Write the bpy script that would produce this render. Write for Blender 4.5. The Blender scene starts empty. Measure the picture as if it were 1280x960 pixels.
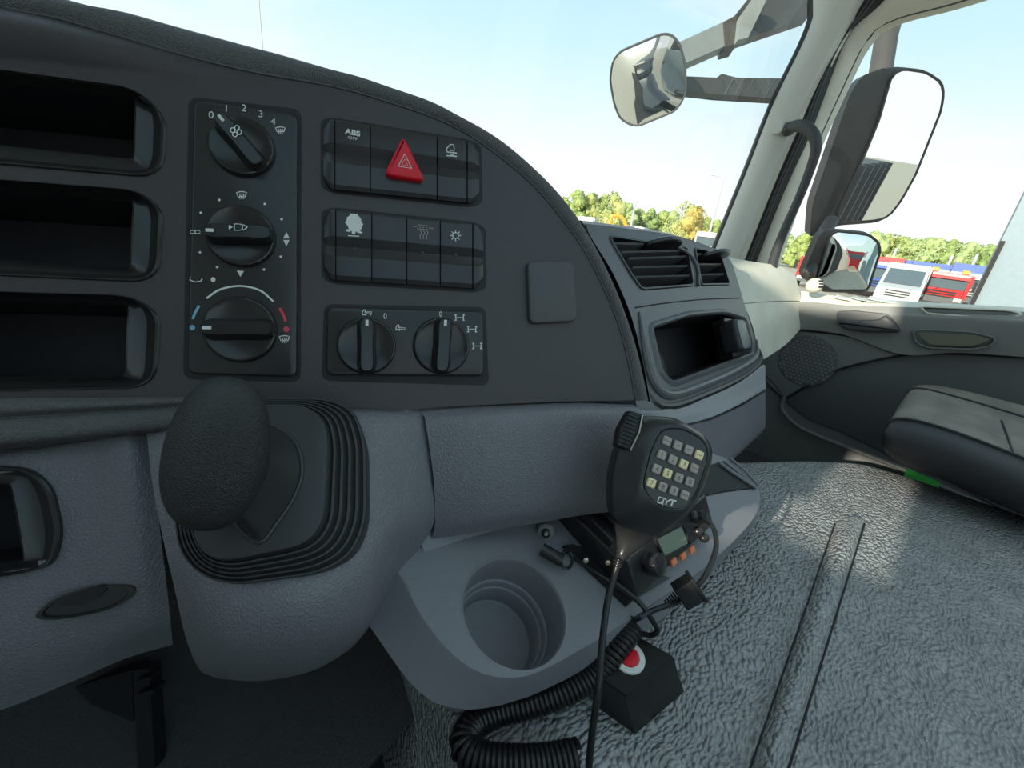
import bpy, math, random
from mathutils import Vector as VV, Matrix, geometry, noise
random.seed(7)
R_ = math.radians
# ---------------------------------------------------------------- camera
FPX, ROLL, PITCH, AZ = 540.0, R_(7), R_(21), R_(44)
fh = VV((math.cos(AZ), math.sin(AZ), 0)); rh = VV((math.sin(AZ), -math.cos(AZ), 0))
CF = fh*math.cos(PITCH) - VV((0, 0, 1))*math.sin(PITCH); U0 = rh.cross(CF)
CR = rh*math.cos(ROLL) + U0*math.sin(ROLL); CU = U0*math.cos(ROLL) - rh*math.sin(ROLL)
sc = bpy.context.scene
cd = bpy.data.cameras.new('camera'); cam = bpy.data.objects.new('camera', cd); sc.collection.objects.link(cam)
cd.sensor_width = 36; cd.lens = FPX/1280*36; cd.clip_start = .01; cd.clip_end = 2000
cam.matrix_world = Matrix((CR, CU, -CF)).transposed().to_4x4()
sc.camera = cam
# ---------------------------------------------------------------- sky, sun, exposure
wd = bpy.data.worlds.new('sky'); sc.world = wd; wd.use_nodes = True
nt = wd.node_tree; nt.nodes.clear()
def nn(t, **k):
    n = nt.nodes.new(t)
    for a, v in k.items(): setattr(n, a, v)
    return n
out = nn('ShaderNodeOutputWorld'); bg = nn('ShaderNodeBackground'); tc = nn('ShaderNodeTexCoord'); sep = nn('ShaderNodeSeparateXYZ')
rmp = nn('ShaderNodeValToRGB'); e = rmp.color_ramp.elements
e[0].position = 0.0; e[0].color = (.93, .96, .97, 1); e[1].position = .9; e[1].color = (.38, .57, .70, 1)
for p, c in ((.12, (.88, .93, .97, 1)), (.3, (.58, .81, .90, 1)), (.5, (.38, .65, .79, 1))):
    q = e.new(p); q.color = c
mp = nn('ShaderNodeMapping'); mp.inputs['Scale'].default_value = (1, 1, 2.6)
nz = nn('ShaderNodeTexNoise'); nz.inputs['Scale'].default_value = 2.2; nz.inputs['Detail'].default_value = 6; nz.inputs['Roughness'].default_value = .55
cr = nn('ShaderNodeValToRGB'); cr.color_ramp.elements[0].position = .47; cr.color_ramp.elements[1].position = .72
cr.color_ramp.elements[1].color = (.6, .6, .6, 1)
mx = nn('ShaderNodeMixRGB'); mx.inputs[2].default_value = (.98, .97, .97, 1)
L = nt.links.new
L(tc.outputs['Generated'], sep.inputs[0]); L(sep.outputs[2], rmp.inputs[0]); L(tc.outputs['Generated'], mp.inputs[0]); L(mp.outputs[0], nz.inputs['Vector'])
L(nz.outputs['Fac'], cr.inputs[0]); L(cr.outputs[0], mx.inputs[0]); L(rmp.outputs[0], mx.inputs[1]); L(mx.outputs[0], bg.inputs[0]); L(bg.outputs[0], out.inputs[0])
bg.inputs[1].default_value = 1.05
sd = bpy.data.lights.new('sun', 'SUN'); sd.energy = 5.0; sd.angle = R_(.8); sd.color = (1, .93, .78)
sun = bpy.data.objects.new('sun', sd); sc.collection.objects.link(sun)
SUND = VV((.94, .0, -.30)).normalized()
sun.rotation_euler = SUND.to_track_quat('-Z', 'Y').to_euler()
vs = sc.view_settings; vs.view_transform = 'Standard'; vs.look = 'None'; vs.gamma = 1; vs.use_curve_mapping = False; vs.exposure = 0.2
# ---------------------------------------------------------------- geometry helpers
def ray(px, py): return CF + CR*((px-640)/FPX) - CU*((py-480)/FPX)
def V(px, py, d): return ray(px, py)*d                     # a point d metres ahead of the lens plane
def onax(px, py, ax, val): r = ray(px, py); return r*(val/r[ax])
def onX(px, py, x): return onax(px, py, 0, x)
def onZ(px, py, z): return onax(px, py, 2, z)
class Fr:                                                   # a flat working plane: u right, v up, h out towards the cab
    def __init__(s, o, H, Vu):
        s.o = VV(o); s.H = VV(H).normalized(); s.V = (VV(Vu) - s.H*VV(Vu).dot(s.H)).normalized(); s.N = s.H.cross(s.V)
    def uv(s, p, h=0):
        r = ray(*p); t = (s.o + s.N*h).dot(s.N)/r.dot(s.N); q = r*t - s.o
        return (q.dot(s.H), q.dot(s.V))
    def w(s, u, v, h=0): return s.o + s.H*u + s.V*v + s.N*h
    def at(s, p, h=0): return s.w(*s.uv(p, h), h)
    def ppm(s, p, h=0):                                     # metres per pixel, vertical
        a = s.uv(p, h); b = s.uv((p[0], p[1]+1), h); return math.hypot(a[0]-b[0], a[1]-b[1])
def rnd(pts, r, seg=5):
    n = len(pts); o = []; rs = r if isinstance(r, (list, tuple)) else [r]*n
    for i in range(n):
        a, b, c = (VV(pts[i-1]).to_2d() if len(pts[i-1]) > 2 else VV(pts[i-1])), VV(pts[i]), VV(pts[(i+1) % n])
        d1 = (a-b); d2 = (c-b); l1, l2 = d1.length, d2.length
        if l1 < 1e-9 or l2 < 1e-9: continue
        d1 /= l1; d2 /= l2; k = min(rs[i], .48*min(l1, l2))
        if k <= 1e-7: o.append(tuple(b)); continue
        p, q = b+d1*k, b+d2*k
        for j in range(seg+1):
            t = j/seg; m = p*(1-t)**2 + b*(2*t*(1-t)) + q*t*t; o.append(tuple(m))
    return o
def area(p): return sum(p[i-1][0]*p[i][1]-p[i][0]*p[i-1][1] for i in range(len(p)))/2
def inset(lp, d):
    n = len(lp); s = 1 if area(lp) > 0 else -1; o = []
    for i in range(n):
        a, b, c = VV(lp[i-1]), VV(lp[i]), VV(lp[(i+1) % n])
        e1 = b-a; e2 = c-b
        if e1.length < 1e-9: e1 = e2
        if e2.length < 1e-9: e2 = e1
        e1 = e1.normalized(); e2 = e2.normalized()
        m = VV((-e1.y-e2.y, e1.x+e2.x))*s
        if m.length < 1e-6: m = VV((-e1.y, e1.x))*s
        m.normalize(); k = max(.5, abs(m.dot(VV((-e1.y, e1.x)))))
        o.append(tuple(b+m*(d/k)))
    return o
def resamp(lp, n, closed=True):
    P = [VV(p) for p in lp]
    if closed: P.append(P[0])
    ds = [0]
    for i in range(1, len(P)): ds.append(ds[-1]+(P[i]-P[i-1]).length)
    T = ds[-1]; o = []; j = 0; m = n if closed else n-1
    for i in range(n):
        t = T*i/m
        while j < len(P)-2 and ds[j+1] < t: j += 1
        s = ds[j+1]-ds[j]; o.append(P[j].lerp(P[j+1], (t-ds[j])/s if s > 1e-12 else 0))
    return o
def smooth(pts, k=6, closed=False):                         # Catmull-Rom through 2D or 3D points
    P = [VV(p) for p in pts]; n = len(P); o = []
    for i in range(n if closed else n-1):
        p1, p2 = P[i], P[(i+1) % n]
        p0 = P[i-1] if (closed or i > 0) else p1*2-p2
        p3 = P[(i+2) % n] if (closed or i < n-2) else p2*2-p1
        for j in range(k):
            t = j/k
            o.append(.5*((2*p1)+(p2-p0)*t+(2*p0-5*p1+4*p2-p3)*t*t+(3*p1-p0-3*p2+p3)*t**3))
    if not closed: o.append(P[-1])
    return o
class MB:
    def __init__(s): s.v = []; s.f = []; s.mi = []; s.cm = 0
    def add(s, vs, fs):
        b = len(s.v); s.v += [tuple(x) for x in vs]; s.f += [tuple(b+i for i in f) for f in fs]; s.mi += [s.cm]*len(fs); return s
    def loft(s, loops, cap0=True, cap1=True, closed=True):
        n = len(loops[0]); vs = [p for l in loops for p in l]; fs = []
        m = n if closed else n-1
        for i in range(len(loops)-1):
            for j in range(m):
                k = (j+1) % n; fs.append((i*n+j, i*n+k, (i+1)*n+k, (i+1)*n+j))
        if cap0: fs.append(tuple(range(n))[::-1])
        if cap1: fs.append(tuple((len(loops)-1)*n+j for j in range(n)))
        return s.add(vs, fs)
    def box(s, c, d, M=None):
        x, y, z = [q/2 for q in d]; vs = [VV((i*x, j*y, k*z)) for k in (-1, 1) for j in (-1, 1) for i in (-1, 1)]
        vs = [(M @ q if M else q)+VV(c) for q in vs]
        return s.add(vs, [(0, 2, 3, 1), (4, 5, 7, 6), (0, 1, 5, 4), (2, 6, 7, 3), (0, 4, 6, 2), (1, 3, 7, 5)])
    def quadbox(s, a, b, c, d, t):                          # slab between four corners, thickness vector t
        t = VV(t); P = [VV(q) for q in (a, b, c, d)]
        return s.loft([P, [q+t for q in P]])
    def tube(s, pts, r, seg=10, caps=True, closed=False):
        P = [VV(p) for p in pts]; n = len(P); rs = r if isinstance(r, (list, tuple)) else [r]*n; loops = []; nrm = None
        for i in range(n):
            t = (P[(i+1) % n]-P[i-1]) if (closed or 0 < i < n-1) else (P[1]-P[0] if i == 0 else P[-1]-P[-2])
            t.normalize()
            if nrm is None:
                nrm = t.orthogonal().normalized()
            nrm = (nrm-t*nrm.dot(t)).normalized(); b = t.cross(nrm)
            loops.append([P[i]+(nrm*math.cos(a)+b*math.sin(a))*rs[i] for a in [2*math.pi*j/seg for j in range(seg)]])
        if closed: loops.append(loops[0]); caps = False
        return s.loft(loops, caps, caps)
    def sphere(s, c, rx, ry=None, rz=None, M=None, nu=20, nv=12):
        ry = ry or rx; rz = rz or rx; vs = []; fs = []
        for i in range(nv+1):
            th = math.pi*i/nv
            for j in range(nu):
                a = 2*math.pi*j/nu; q = VV((rx*math.sin(th)*math.cos(a), ry*math.sin(th)*math.sin(a), rz*math.cos(th)))
                vs.append((M @ q if M else q)+VV(c))
        for i in range(nv):
            for j in range(nu):
                k = (j+1) % nu; fs.append((i*nu+j, (i+1)*nu+j, (i+1)*nu+k, i*nu+k))
        return s.add(vs, fs)
    def slab(s, fr, loop, h0, h1, bev=0, nb=3):             # outline (u,v) raised from h0 to h1 with a rounded top edge
        lp = [[fr.w(u, v, h0) for u, v in loop]]
        if bev > 0:
            for i in range(nb+1):
                a = math.pi/2*i/nb; l2 = inset(loop, bev*(1-math.cos(a))); lp.append([fr.w(u, v, h1-bev+bev*math.sin(a)) for u, v in l2])
        else: lp.append([fr.w(u, v, h1) for u, v in loop])
        return s.loft(lp)
    def face(s, fr, outer, holes, h):                       # flat face with holes
        ls = [[VV((u, v, 0)) for u, v in l] for l in [outer]+list(holes)]
        tr = geometry.tessellate_polygon(ls); flat = [p for l in ls for p in l]
        return s.add([fr.w(p.x, p.y, h) for p in flat], tr)
    def patch(s, rows, k=6, skirt=None, cut=None):                    # smooth surface through a grid of points
        g = [smooth(r, k) for r in rows]; cols = [smooth([r[j] for r in g], k) for j in range(len(g[0]))]
        nu, nv = len(cols), len(cols[0]); vs = [cols[j][i] for i in range(nv) for j in range(nu)]
        fs = [(i*nu+j, i*nu+j+1, (i+1)*nu+j+1, (i+1)*nu+j) for i in range(nv-1) for j in range(nu-1)]
        if cut: fs = [f for f in fs if not cut(sum((vs[q] for q in f), VV((0, 0, 0)))/4)]
        s.add(vs, fs)
        if skirt:
            sk = VV(skirt); b = [cols[j][0] for j in range(nu)]+[cols[-1][i] for i in range(1, nv)]+[cols[j][-1] for j in range(nu-2, -1, -1)]+[cols[0][i] for i in range(nv-2, 0, -1)]
            s.loft([b, [p+sk for p in b]], False, True)
        return s
    def build(s, name, mat, parent=None, sharp=32, **tags):
        me = bpy.data.meshes.new(name); mats = mat if isinstance(mat, (list, tuple)) else [mat]
        top = parent is None
        if top:
            xs = [[v[i] for v in s.v] for i in range(3)]; org = VV(((min(xs[0])+max(xs[0]))/2, (min(xs[1])+max(xs[1]))/2, min(xs[2])))
        else: org = BASE.get(parent.name, VV((0, 0, 0)))
        me.from_pydata([tuple(VV(v)-org) for v in s.v], [], s.f)
        for m in mats: me.materials.append(m)
        if max(s.mi): me.polygons.foreach_set('material_index', s.mi)
        me.validate(); 
        import bmesh
        bm = bmesh.new(); bm.from_mesh(me); bmesh.ops.recalc_face_normals(bm, faces=bm.faces); bm.to_mesh(me); bm.free()
        me.polygons.foreach_set('use_smooth', [True]*len(me.polygons)); me.set_sharp_from_angle(angle=R_(sharp))
        o = bpy.data.objects.new(name, me); sc.collection.objects.link(o)
        if top: o.location = org; BASE[o.name] = org
        else: o.parent = parent; BASE[o.name] = org
        tag(o, **tags); return o
BASE = {}
def tag(o, label=None, cat=None, group=None, kind=None):
    if label: o['label'] = label
    if cat: o['category'] = cat
    if group: o['group'] = group
    if kind: o['kind'] = kind
def thing(name, loc, label=None, cat=None, group=None, kind=None):
    o = bpy.data.objects.new(name, None); sc.collection.objects.link(o); o.empty_display_size = .02
    o.location = loc; BASE[o.name] = VV(loc); tag(o, label, cat, group, kind); return o
def copy_tree(o, parent=None):
    c = o.copy(); sc.collection.objects.link(c); c.parent = parent
    for ch in list(o.children): copy_tree(ch, c)
    return c
def text(fr, s, p, size, name, mat, parent, h=0, rot=0, ext=.0001, sx=1.0, bold=0):
    cu = bpy.data.curves.new(name, 'FONT'); cu.body = s; cu.align_x = 'CENTER'; cu.align_y = 'CENTER'; cu.size = size; cu.extrude = ext/size if False else ext; cu.offset = bold
    t = bpy.data.objects.new(name, cu); me = bpy.data.meshes.new_from_object(t); bpy.data.objects.remove(t); bpy.data.curves.remove(cu)
    u, v = fr.uv(p, h); c, sn = math.cos(R_(rot)), math.sin(R_(rot)); org = BASE.get(parent.name, VV((0, 0, 0))) if parent else VV((0, 0, 0))
    for q in me.vertices:
        x, y = q.co.x*sx, q.co.y; q.co = fr.w(u+x*c-y*sn, v+x*sn+y*c, h+ext+q.co.z)-org
    me.materials.clear(); me.materials.append(mat)
    o = bpy.data.objects.new(name, me); sc.collection.objects.link(o); o.parent = parent; BASE[o.name] = org; return o
def ribbon(mb, fr, pts, w, h, t=.00012, closed=False, px=True):        # flat printed stroke
    P = [VV(fr.uv(p, h)) if px else VV(p) for p in pts]; n = len(P); A, B = [], []
    for i in range(n):
        a = P[i-1] if (closed or i > 0) else P[i]; b = P[(i+1) % n] if (closed or i < n-1) else P[i]
        d = (b-a); d = d.normalized() if d.length > 1e-9 else VV((1, 0)); m = VV((-d.y, d.x))*w/2
        A.append(P[i]+m); B.append(P[i]-m)
    for i in range(n if closed else n-1):
        k = (i+1) % n; q = [A[i], A[k], B[k], B[i]]
        mb.add([fr.w(x.x, x.y, h+t) for x in q], [(0, 1, 2, 3)])
def polyp(mb, fr, pts, h, t=.00012, px=True):
    ls = [fr.uv(p, h) for p in pts] if px else pts
    mb.face(fr, ls, [], h+t)
def circ(c, r, n=32, ry=None, a0=0): return [(c[0]+r*math.cos(2*math.pi*i/n+a0), c[1]+(ry or r)*math.sin(2*math.pi*i/n+a0)) for i in range(n)]
# ---------------------------------------------------------------- materials
def mat(name, col, rough=.5, bump=None, metal=0, spec=.5, var=0, coat=0, emit=None):
    m = bpy.data.materials.new(name); m.use_nodes = True; t = m.node_tree; p = t.nodes['Principled BSDF']
    p.inputs['Base Color'].default_value = (*col, 1); p.inputs['Roughness'].default_value = rough; p.inputs['Metallic'].default_value = metal
    p.inputs['Specular IOR Level'].default_value = spec; p.inputs['Coat Weight'].default_value = coat
    if emit: p.inputs['Emission Color'].default_value = (*emit[0], 1); p.inputs['Emission Strength'].default_value = emit[1]
    N = t.nodes.new; K = t.links.new; co = N('ShaderNodeTexCoord').outputs['Object']
    if var:
        z = N('ShaderNodeTexNoise'); z.inputs['Scale'].default_value = 14; z.inputs['Detail'].default_value = 5; K(co, z.inputs['Vector'])
        r = N('ShaderNodeValToRGB'); r.color_ramp.elements[0].color = (*[c*(1-var) for c in col], 1); r.color_ramp.elements[1].color = (*[min(1, c*(1+var)) for c in col], 1)
        r.color_ramp.elements[0].position = .3; r.color_ramp.elements[1].position = .7
        K(z.outputs['Fac'], r.inputs[0]); K(r.outputs[0], p.inputs['Base Color'])
    if bump:
        kind, scale, st, dist = bump
        b = N('ShaderNodeBump'); b.inputs['Strength'].default_value = st; b.inputs['Distance'].default_value = dist
        if kind == 'noise':
            x = N('ShaderNodeTexNoise'); x.inputs['Scale'].default_value = scale; x.inputs['Detail'].default_value = 3; K(co, x.inputs['Vector']); K(x.outputs['Fac'], b.inputs['Height'])
        elif kind == 'leather':
            x = N('ShaderNodeTexVoronoi'); x.feature = 'DISTANCE_TO_EDGE'; x.inputs['Scale'].default_value = scale
            w = N('ShaderNodeTexNoise'); w.inputs['Scale'].default_value = scale*.6; K(co, w.inputs['Vector'])
            a = N('ShaderNodeMixRGB'); a.blend_type = 'LINEAR_LIGHT'; a.inputs[0].default_value = .0009; K(co, a.inputs[1]); K(w.outputs['Color'], a.inputs[2]); K(a.outputs[0], x.inputs['Vector'])
            c = N('ShaderNodeMath'); c.operation = 'MINIMUM'; c.inputs[1].default_value = .25; K(x.outputs['Distance'], c.inputs[0]); K(c.outputs[0], b.inputs['Height'])
        elif kind == 'mat':                                  # rubber mat: rows of worm-like pebbles
            w = N('ShaderNodeTexNoise'); w.inputs['Scale'].default_value = 22; w.inputs['Detail'].default_value = 1; K(co, w.inputs['Vector'])
            a = N('ShaderNodeMixRGB'); a.blend_type = 'LINEAR_LIGHT'; a.inputs[0].default_value = .010; K(co, a.inputs[1]); K(w.outputs['Color'], a.inputs[2])
            g = N('ShaderNodeMapping'); g.inputs['Scale'].default_value = (.8, 1.35, 1); K(a.outputs[0], g.inputs[0])
            x = N('ShaderNodeTexVoronoi'); x.feature = 'SMOOTH_F1'; x.inputs['Smoothness'].default_value = .2; x.inputs['Scale'].default_value = scale; K(g.outputs[0], x.inputs['Vector'])
            c0 = N('ShaderNodeMath'); c0.operation = 'POWER'; c0.inputs[1].default_value = 1.8; K(x.outputs['Distance'], c0.inputs[0]); c = N('ShaderNodeMath'); c.operation = 'SUBTRACT'; c.inputs[0].default_value = 1; K(c0.outputs[0], c.inputs[1]); K(c.outputs[0], b.inputs['Height'])
        elif kind == 'weave':
            x = N('ShaderNodeTexWave'); x.inputs['Scale'].default_value = scale; x.inputs['Distortion'].default_value = 1.5; x.inputs['Detail'].default_value = 2; K(co, x.inputs['Vector']); K(x.outputs['Fac'], b.inputs['Height'])
        K(b.outputs[0], p.inputs['Normal'])
    return m
M = {}
M['panel'] = mat('charcoal_panel', (.054, .047, .050), .36, ('noise', 1100, .6, .0006))
M['rim'] = mat('charcoal_leather', (.095, .094, .095), .40, ('leather', 420, .9, .0016))
M['black'] = mat('black_plastic', (.026, .026, .027), .28, ('noise', 1800, .12, .0002))
M['blackmatte'] = mat('black_matte', (.010, .010, .012), .6)
M['gloss'] = mat('gloss_black', (.022, .022, .022), .2)
M['switch'] = mat('switch_plastic', (.036, .035, .037), .3, ('noise', 2500, .15, .0002))
M['knob'] = mat('shift_knob', (.030, .030, .030), .33, ('noise', 1100, 1, .0012))
M['rubber'] = mat('black_rubber', (.034, .034, .036), .42, ('noise', 300, .2, .0006))
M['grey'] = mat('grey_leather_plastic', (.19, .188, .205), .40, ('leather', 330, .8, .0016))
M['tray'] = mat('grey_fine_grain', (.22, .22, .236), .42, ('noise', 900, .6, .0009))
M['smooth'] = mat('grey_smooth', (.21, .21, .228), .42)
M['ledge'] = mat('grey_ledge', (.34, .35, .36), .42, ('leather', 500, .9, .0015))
M['mod'] = mat('module_charcoal', (.12, .126, .134), .34, ('noise', 1500, .2, .0003))
M['mat'] = mat('engine_mat', (.36, .362, .355), .33, ('mat', 175, 1.0, .0060), var=.1)
M['carpet'] = mat('carpet', (.065, .065, .066), .95, ('noise', 500, 1, .004))
M['door'] = mat('door_grey', (.165, .167, .158), .55, ('noise', 700, .2, .0004))
M['doordark'] = mat('door_charcoal', (.095, .098, .10), .5, ('noise', 900, .2, .0004))
M['cream'] = mat('pale_trim', (.76, .74, .62), .5, ('noise', 600, .25, .0004), var=.08)
M['pillar'] = mat('pillar_grey', (.66, .66, .59), .5, ('noise', 500, .2, .0004))
M['shell'] = mat('headliner', (.66, .65, .61), .8)
M['seal'] = mat('rubber_seal', (.015, .015, .016), .5)
M['handle'] = mat('handle_grey', (.06, .063, .065), .45)
M['fabric'] = mat('seat_fabric', (.24, .22, .19), .9, ('weave', 220, .5, .001), var=.25)
M['vinyl'] = mat('seat_vinyl', (.022, .022, .024), .5, ('leather', 300, .5, .0006))
M['green'] = mat('green_plastic', (.06, .45, .08), .4)
M['white'] = mat('white_print', (.75, .77, .72), .5)
M['cyan'] = mat('cyan_print', (.22, .5, .65), .5)
M['redp'] = mat('red_print', (.7, .06, .08), .5)
M['red'] = mat('red_button', (.75, .008, .025), .28, spec=.4)
M['pink'] = mat('pale_print', (.75, .55, .5), .5)
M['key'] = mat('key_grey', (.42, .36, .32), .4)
M['keyglint'] = mat('key_glint', (.95, .80, .45), .4)  # copy of the key colour with a sun glint painted in
M['keytext'] = mat('key_text', (.05, .04, .035), .5)
M['lcd'] = mat('lcd_glass', (.24, .29, .22), .25)
M['orange'] = mat('orange_key', (.9, .27, .11), .4)
M['steel'] = mat('steel', (.6, .58, .5), .3, metal=1)
M['brass'] = mat('brass', (.7, .6, .4), .3, metal=1)
M['wire'] = mat('cable_black', (.012, .012, .012), .32)
M['mirror'] = mat('mirror_glass', (.92, .95, .93), .0, metal=1)
M['housing'] = mat('mirror_housing', (.075, .07, .062), .5, var=.15)
M['ext'] = mat('exterior_grey', (.09, .10, .10), .5)
M['armpale'] = mat('arm_pale', (.33, .37, .36), .5, var=.1)
M['button_ring'] = mat('white_ring', (.75, .75, .72), .35)
def glassm(name, tint, refl):
    m = bpy.data.materials.new(name); m.use_nodes = True; t = m.node_tree; t.nodes.clear(); N = t.nodes.new; K = t.links.new
    o = N('ShaderNodeOutputMaterial'); mx = N('ShaderNodeMixShader'); tr = N('ShaderNodeBsdfTransparent'); gl = N('ShaderNodeBsdfGlossy'); fr = N('ShaderNodeFresnel')
    fr.inputs[0].default_value = 1.35; mu = N('ShaderNodeMath'); mu.operation = 'MULTIPLY'; mu.inputs[1].default_value = refl
    tr.inputs[0].default_value = (*tint, 1); gl.inputs['Roughness'].default_value = .0
    K(fr.outputs[0], mu.inputs[0]); K(mu.outputs[0], mx.inputs[0]); K(tr.outputs[0], mx.inputs[1]); K(gl.outputs[0], mx.inputs[2]); K(mx.outputs[0], o.inputs[0]); return m
M['glass'] = glassm('window_glass', (.97, .985, .98), .8)
#==PARTS==
# ---------------------------------------------------------------- main planes of the dash
H0 = (CR*.944 + CU*.015 + CF*.329).normalized()
PA = Fr(V(300, 300, .34), H0, CU)                            # console panel turned to the driver
PD = Fr((1.15, .419, -.036), (1, 0, 0), (0, .63, 1))         # passenger side of the dash
TR = Fr(V(643, 762, .38), (1, 0, 0), (0, math.cos(R_(20)), math.sin(R_(20))))   # cup holder tray top, h up
def uvs(fr, pts, h=0): return [fr.uv(p, h) for p in pts]
# ---------------------------------------------------------------- structure: ground, floor, engine tunnel side, pillar, glass
GZ = -2.3
mg = mat('yard_ground', (.50, .44, .34), .9, ('noise', 3, .3, .02), var=.2)
mb = MB(); mb.add([(-60, -120, GZ), (260, -120, GZ), (260, 260, GZ), (-60, 260, GZ)], [(0, 1, 2, 3)]); mb.build('ground', mg, kind='structure')
mb = MB(); mb.box((.35, .1, -.66), (2.4, 1.9, .04)); mb.build('floor', M['carpet'], kind='structure')
def wallhole(fr, outer, hole, t, name, m):
    mb = MB(); mb.face(fr, outer, [hole], 0); mb.face(fr, outer, [hole], -t)
    for l in (outer, hole): mb.loft([[fr.w(u, v, 0) for u, v in l], [fr.w(u, v, -t) for u, v in l]], False, False)
    return mb.build(name, m, kind='structure')
wallhole(Fr((0, 0, .80), (1, 0, 0), (0, 1, 0)), [(-1, -.9), (1.6, -.9), (1.6, .58), (-1, .58)], [(-.6, -.84), (1.4, -.84), (1.4, .06), (-.6, .06)], .03, 'ceiling', M['shell'])  # hatch opening added out of view to let in more daylight
wallhole(Fr((0, -.9, 0), (1, 0, 0), (0, 0, 1)), [(-1, -.68), (1.6, -.68), (1.6, .8), (-1, .8)], [(-.6, -.1), (1.2, -.1), (1.2, .7), (-.6, .7)], .03, 'wall_rear', M['shell'])
wallhole(Fr((-.95, 0, 0), (0, 1, 0), (0, 0, 1)), [(-.9, -.68), (.72, -.68), (.72, .0), (.62, .8), (-.9, .8)], [(-.06, .12), (.15, .12), (.15, .165), (.07, .175), (.07, .30), (.50, .34), (.40, .77), (.12, .77), (.05, .31), (-.06, .30)], .03, 'wall_left', M['shell'])  # unseen window opening shaped to place the sun patches
wallhole(Fr((1.56, 0, 0), (0, 1, 0), (0, 0, 1)), [(-.9, -.68), (-.5, -.68), (-.5, .8), (-.9, .8)], [(-.8, -.6), (-.78, -.6), (-.78, -.58), (-.8, -.58)], .03, 'wall_right', M['shell'])
mb = MB(); MFR = Fr((-1.3, .235, .56), (0, 1, 0), (0, 0, 1)); mb.slab(MFR, rnd([(-.37, -.17), (.27, -.17), (.27, .17), (-.37, .17)], .05), -.05, .05, .02); mb.tube([(-1.3, .32, .42), (-1.2, .5, .1), (-.98, .6, -.05)], .02); mb.build('sun_blocker', M['housing'], label='unseen sun-blocking panel added outside the driver window', cat='mirror')  # unseen panel added to block part of the sun beam
# engine tunnel cover: moulded rubber mat, curving down at every edge
def cover():
    zt = -.42; o = [onZ(925, 572, zt), onZ(1000, 570, zt), onZ(1072, 573, zt), onZ(1130, 590, zt), onZ(1280, 640, zt), VV((1.22, -.75, zt)), VV((.13, -.75, zt)), VV((.15, .1, zt)), VV((.22, .42, zt)), VV((.75, .42, zt))]
    lp = rnd([(p.x, p.y) for p in o], [0, .02, .05, .03, 0, .05, .05, .05, .05, .02], 5)
    loops = [[VV((x, y, zt)) for x, y in inset(lp, .03)]]
    for i in range(1, 6):
        a = math.pi/2*i/5; loops.append([VV((x, y, zt-.03*(1-math.cos(a)))) for x, y in inset(lp, .03*(1-math.sin(a)))])
    loops.append([VV((x, y, -.635)) for x, y in inset(lp, -.03)])
    b = MB(); b.loft(loops, True, False); return b
ec = thing('engine_cover', (.6, -.1, -.64), 'wide grey rubber mat covering the engine hump with pebbled grain and a long raised ridge', 'engine cover')
cover().build('mat', M['mat'], ec)
a, b_, c_, d_ = onZ(1047, 645, -.42), onZ(1082, 650, -.42), onZ(985, 960, -.42), onZ(938, 960, -.42)
mb = MB(); loops = []
for i in range(26):
    t = i/25; s1 = a.lerp(d_, t*1.5); s2 = b_.lerp(c_, t*1.5); n = 9; e = min(1, .25+t*6)
    loops.append([s1.lerp(s2, j/(n-1))+VV((0, 0, .018*e*math.sin(math.pi*j/(n-1))**.6-.001)) for j in range(n)])
mb.loft(loops, True, True, closed=False); mb.build('ridge', M['mat'], ec, label='long raised ridge moulded across the mat')
mb = MB(); mb.tube([b_.lerp(c_, .03+t/10*1.4)+VV((0, 0, .0002)) for t in range(11)], .0016, 6); mb.build('seam_crease', M['blackmatte'], ec)
mb = MB(); mb.tube([a.lerp(d_, .06+t/10*1.4)+VV((0, 0, .0002)) for t in range(11)], .0012, 6); mb.build('seam_crease', M['blackmatte'], ec)  # black line painted as crease shade along the ridge's left side
# tunnel carpet in the footwell
mb = MB(); mb.patch([[VV((-.5, .62, -.33)), VV((-.1, .62, -.36)), VV((.3, .62, -.36)), VV((.8, .62, -.36))], [VV((-.5, .5, -.62)), VV((-.1, .5, -.55)), VV((.3, .5, -.46)), VV((.8, .5, -.45))], [VV((-.5, .25, -.64)), VV((-.1, .25, -.62)), VV((.2, .25, -.5)), VV((.5, .25, -.5))]], 6)
mb.build('footwell_carpet', M['carpet'], None, label='dark carpet under the grey gear lever housing', cat='carpet')
# ---------------------------------------------------------------- dashboard
db = thing('dashboard', (.15, .42, -.16), 'charcoal driver-side console dash with padded leather rim curving down to the grey lower trim', 'dashboard')
crease = [(-110, -25), (0, 8), (70, 23), (130, 40), (240, 72), (320, 91), (400, 105), (440, 114), (480, 126), (530, 142.5), (562, 156), (592, 172.5), (630, 200), (667, 232), (706, 278), (732, 316), (753, 357), (770, 397), (782, 438), (795, 501)]
outer = [(-90, -62), (94, -1), (160, 13), (220, 30), (312, 55), (350, 65), (410, 83), (448, 93), (486, 106), (540, 125), (580, 146), (617, 167), (650, 192), (692, 232), (724, 272), (750, 316), (773, 365), (791, 415), (802.5, 456), (812, 500)]
oe = 0.0
cu_ = [VV(p) for p in uvs(PA, crease)]; ou_ = [VV(p) for p in uvs(PA, outer, .002)]
cs, os_ = smooth(cu_, 5), smooth(ou_, 5)
mb = MB(); loops = []
for c, o in zip(cs, os_):
    d = o-c; l = [(c.x-d.x*.03, c.y-d.y*.03, -.003), (c.x, c.y, .0005)]
    for t, h in ((.12, .0022), (.35, .0040), (.6, .0042), (.82, .003), (.95, .0005), (1.0, -.004), (1.0, -.02), (.98, -.05), (.95, -.12)): l.append((c.x+d.x*t, c.y+d.y*t, h))
    loops.append([PA.w(*q) for q in l])
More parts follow.
